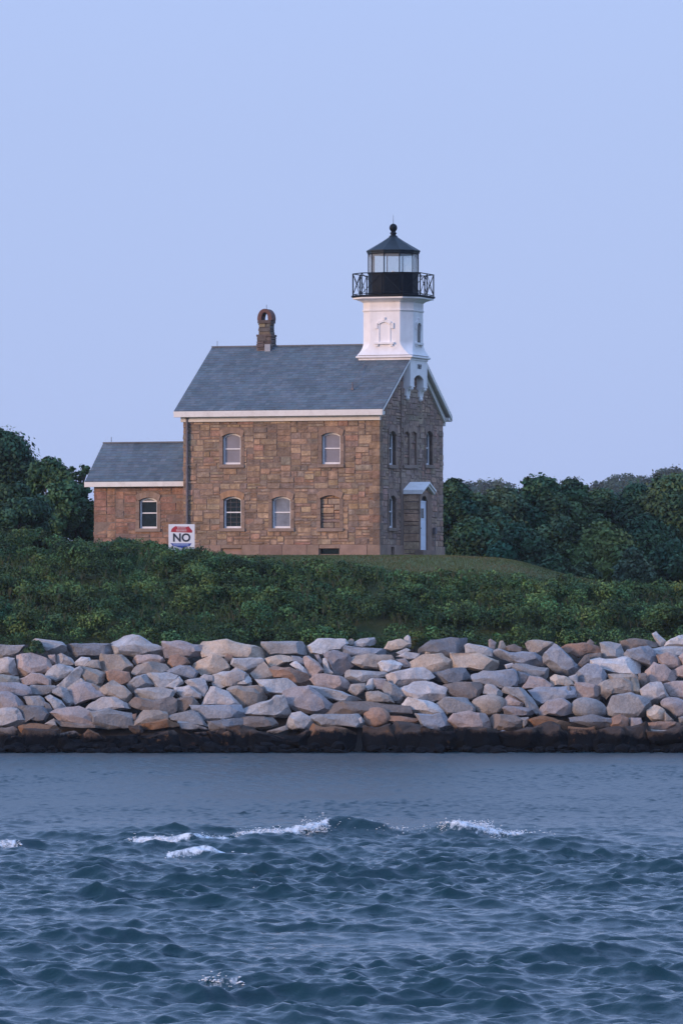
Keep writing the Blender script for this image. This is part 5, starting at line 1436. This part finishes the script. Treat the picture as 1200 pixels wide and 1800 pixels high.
# distant wood on the rise
def far_wood():
    r = random.Random(5); cs = []; rs = []
    prof = [(780, 862), (812, 846), (850, 844), (890, 846), (905, 862), (1000, 866), (1035, 858), (1060, 846), (1085, 833), (1110, 831), (1135, 836), (1165, 822), (1185, 821), (1210, 828), (1400, 840)]
    Y = 1600; k = Y/FPX
    for _ in range(520):
        px = r.uniform(770, 1400); top = np.interp(px, [p[0] for p in prof], [p[1] for p in prof])
        py = top+abs(r.gauss(0, 1))*26+8; q = pt(px, py, Y+r.uniform(-20, 60)); cs.append(q); rs.append(r.uniform(1.2, 2.6))
    for i in range(12): cs.append(pt(1045+r.uniform(-2, 2), 846+i*2.0, Y)); rs.append(.25+.09*i)
    V, C = leaf_cloud(cs, rs, 42000, .42, (.035, .055, .028), 3, .2)
    o = leaf_object('distant_wood', V, C); tag(o, 'hazy blue wood on the far rise beyond the trees', 'wood', kind='stuff')
    r2 = random.Random(6)
    h = MB(); 
    for sx_ in (-1,):
        pass
far_wood()

# thicket over the bank
BT = ([-200, 0, 60, 110, 165, 200, 240, 275, 300, 345, 380, 420, 520, 600, 680, 740, 800, 900, 960, 1020, 1100, 1200, 1400],
      [935, 935, 931, 944, 950, 953, 946, 952, 966, 968, 972, 980, 985, 990, 1003, 1007, 1005, 1014, 1020, 1019, 1026, 1024, 1020])
def thicket():
    r = random.Random(9); cs = []; rs = []
    lump = lambda x, Y: mnoise.noise(Vector((x*.42, Y*.55, 3.3)))+.5*mnoise.noise(Vector((x*1.1, Y*1.2, 8.3)))
    for _ in range(3000):
        x = r.uniform(-26, 26); Y = r.uniform(283.2, 292.6) if r.random() < .85 or x > -6 else r.uniform(290, 300)
        px = 600+x*FPX/Y; rad = r.uniform(.16, .62)
        g = gz(x, Y); top = CAMH+(HZ-np.interp(px, *BT)-r.uniform(0, 7))*Y/FPX
        h = max(.62+1.15*lump(x, Y), .22)+r.uniform(-.2, .3) if Y > 284.2 else r.uniform(.1, .65)
        z = min(g+h, top-rad*.75)
        if Y > 288.5: z = max(z, g-.3) if z > g-.3 else z
        if z < g-.75: continue
        cs.append((x, Y, z)); rs.append(rad)
    # crest clumps giving the outline its lumps
    for _ in range(420):
        x = r.uniform(-26, 26)
        Y = r.uniform(290.2, 293.2); px = 600+x*FPX/Y
        if px < 300 and r.random() < .6: Y = r.uniform(292, 297)
        px = 600+x*FPX/Y; rad = r.uniform(.16, .45)
        cs.append((x, Y, CAMH+(HZ-np.interp(px, *BT)+r.gauss(0, 3.5))*Y/FPX-rad*.7)); rs.append(rad)
    cs = np.array(cs); rs = np.array(rs); kind = np.array([mnoise.noise(Vector((c[0]*.5, c[1]*.6+c[2]*.8, 1.7)))+random.gauss(0, .13) for c in cs])
    VV = []; CC = []
    for (sel, nl, sz_, cl) in ((kind < -.08, 190000, .055, (.044, .090, .031)), ((kind >= -.08) & (kind < .16), 180000, .072, (.056, .106, .034)), (kind >= .16, 110000, .062, (.070, .122, .037))):
        a_, b_ = leaf_cloud(cs[sel], rs[sel], nl, sz_, cl, 21+nl, .44, bias=.5, shell=.22); VV.append(a_); CC.append(b_)
    V1 = np.concatenate(VV); C1 = np.concatenate(CC)
    cen = V1.reshape(-1, 4, 3).mean(1)             # patches of different scrub
    g1 = np.sin(cen[:, 0]*.9+1.7*np.sin(cen[:, 1]*1.1))*np.sin(cen[:, 1]*1.3+cen[:, 2]*1.5+np.sin(cen[:, 0]*.5)*2)
    C1 = C1*(1+.30*g1)[:, None]*np.stack([1+.08*g1, 1+0*g1, 1-.08*g1], 1)
    # upright sprays of longer leaves and stems
    q = np.random.default_rng(4); m = 2600; xs = q.uniform(-24, 24, m); Ys = q.uniform(284, 292.5, m)
    pxs = 600+xs*FPX/Ys; zt_ = np.minimum(ground_z(xs, Ys)+q.uniform(.9, 1.35, m), CAMH+(HZ-np.interp(pxs, *BT)+q.uniform(-5, 5, m))*Ys/FPX)
    V2 = []; C2 = []
    for x, y, z in zip(xs, Ys, zt_):
        cbase = (.060, .100, .034) if q.random() < .75 else (.095, .095, .050)
        for _ in range(5):
            a = q.uniform(0, 6.28); dx, dy = .10*math.cos(a), .10*math.sin(a); w = .014; h = q.uniform(.18, .42)
            V2 += [(x-w, y, z-h), (x+w, y, z-h), (x+dx+w*.3, y+dy, z), (x+dx-w*.3, y+dy, z)]; kk = q.uniform(.7, 1.3); C2.append([c*kk*.75 for c in cbase])
    V = np.concatenate([V1, np.array(V2)]); C = np.concatenate([C1, np.array(C2)])
    o = leaf_object('thicket', V, C); tag(o, 'dense green scrub and brambles covering the bank above the boulders', 'thicket', kind='stuff')
thicket()
def bush(label, px, top, wpx, Y, hgt, col, seed, n):
    k = Y/FPX; x = (px-600)*k; zt_ = CAMH+(HZ-top)*k; w = wpx*k/2; root = empty('shrub', (x, Y, zt_-hgt)); tag(root, label, 'shrub', 'shrubs on the bank')
    r = random.Random(seed); cs = []; rs = []
    for _ in range(14):
        a = r.uniform(0, 6.28); d = r.random()**.5*w*.8; h = hgt*(1-(d/w)**2*.8); rr_ = w*r.uniform(.25, .4); cs.append((math.cos(a)*d, math.sin(a)*d, h-rr_*.8)); rs.append(rr_)
    V, C = leaf_cloud(cs, rs, n, .08, col, seed, .2); leaf_object('foliage', V, C, root)
    s = MB()
    for i in range(5): s.tube((0, 0, -.1), cs[i], .03, .01, 5)
    s.build('stem', M['bark'], root)
bush('rounded shrub in front of the low wing under its window', 210, 940, 78, 295.5, 1.6, G2, 51, 5000)
bush('low green shrub growing over the grey blocks of the seawall', 62, 1126, 36, 280.9, .7, G2, 52, 2200)
bush('little yellow green shrub behind the small upright whitish stone', 727, 1119, 20, 283.0, .8, (.09, .10, .035), 53, 900)
bush('low shrub in front of the sign between it and the wing', 285, 953, 34, 294.5, 1.0, G3, 54, 1800)

# short grass of the lawn
def lawn():
    q = np.random.default_rng(8); n = 60000
    x = q.uniform(-9, 16, n); Y = q.uniform(289.5, 308, n); z = ground_z(x, Y)
    h = q.uniform(.03, .085, n); a = q.uniform(0, 6.28, n); w = .020
    dx, dy = np.cos(a)*.03, np.sin(a)*.03
    V = np.stack([np.stack([x-w, Y, z-.01], 1), np.stack([x+w, Y, z-.01], 1), np.stack([x+dx+w*.4, Y+dy, z+h], 1), np.stack([x+dx-w*.4, Y+dy, z+h], 1)], 1).reshape(-1, 3)
    patch = np.sin(x*.9+1.3*np.sin(Y*.5))*np.sin(Y*1.3+x*.3)
    c = np.where((patch+q.normal(0, .5, n) > .35)[:, None], np.array([[.112, .110, .056]]), np.array([[.080, .108, .044]]))*q.uniform(.7, 1.25, n)[:, None]
    ins = (x*math.cos(TH)*0+0 > 1)
    hx = (x-HX)*math.cos(-TH)-(Y-HY)*math.sin(-TH); hy = (x-HX)*math.sin(-TH)+(Y-HY)*math.cos(-TH)
    keep = ~((hx > -L-5) & (hx < 1.0) & (hy > -.1) & (hy < W))
    V = V.reshape(-1, 4, 3)[keep].reshape(-1, 3); c = c[keep]
    o = leaf_object('lawn_grass', V, c); tag(o, 'short dry grass on the mound before the house', 'grass', kind='stuff')
lawn()

# ------------------------------------------------------------------ haze
hz = MB(); hz.box(-950, 950, -60, 2650, -6, 60)
m, n, l, b = node_mat('sea_haze')
n.remove(b); vp = n.new('ShaderNodeVolumePrincipled'); vp.inputs['Color'].default_value = (.80, .88, 1.0, 1); vp.inputs['Density'].default_value = .00006
vp.inputs['Anisotropy'].default_value = 0.0
l.new(vp.outputs['Volume'], n['Material Output'].inputs['Volume'])
ho = hz.build('haze', m); tag(ho, 'thin blue sea haze softening the far trees', 'haze', kind='stuff')
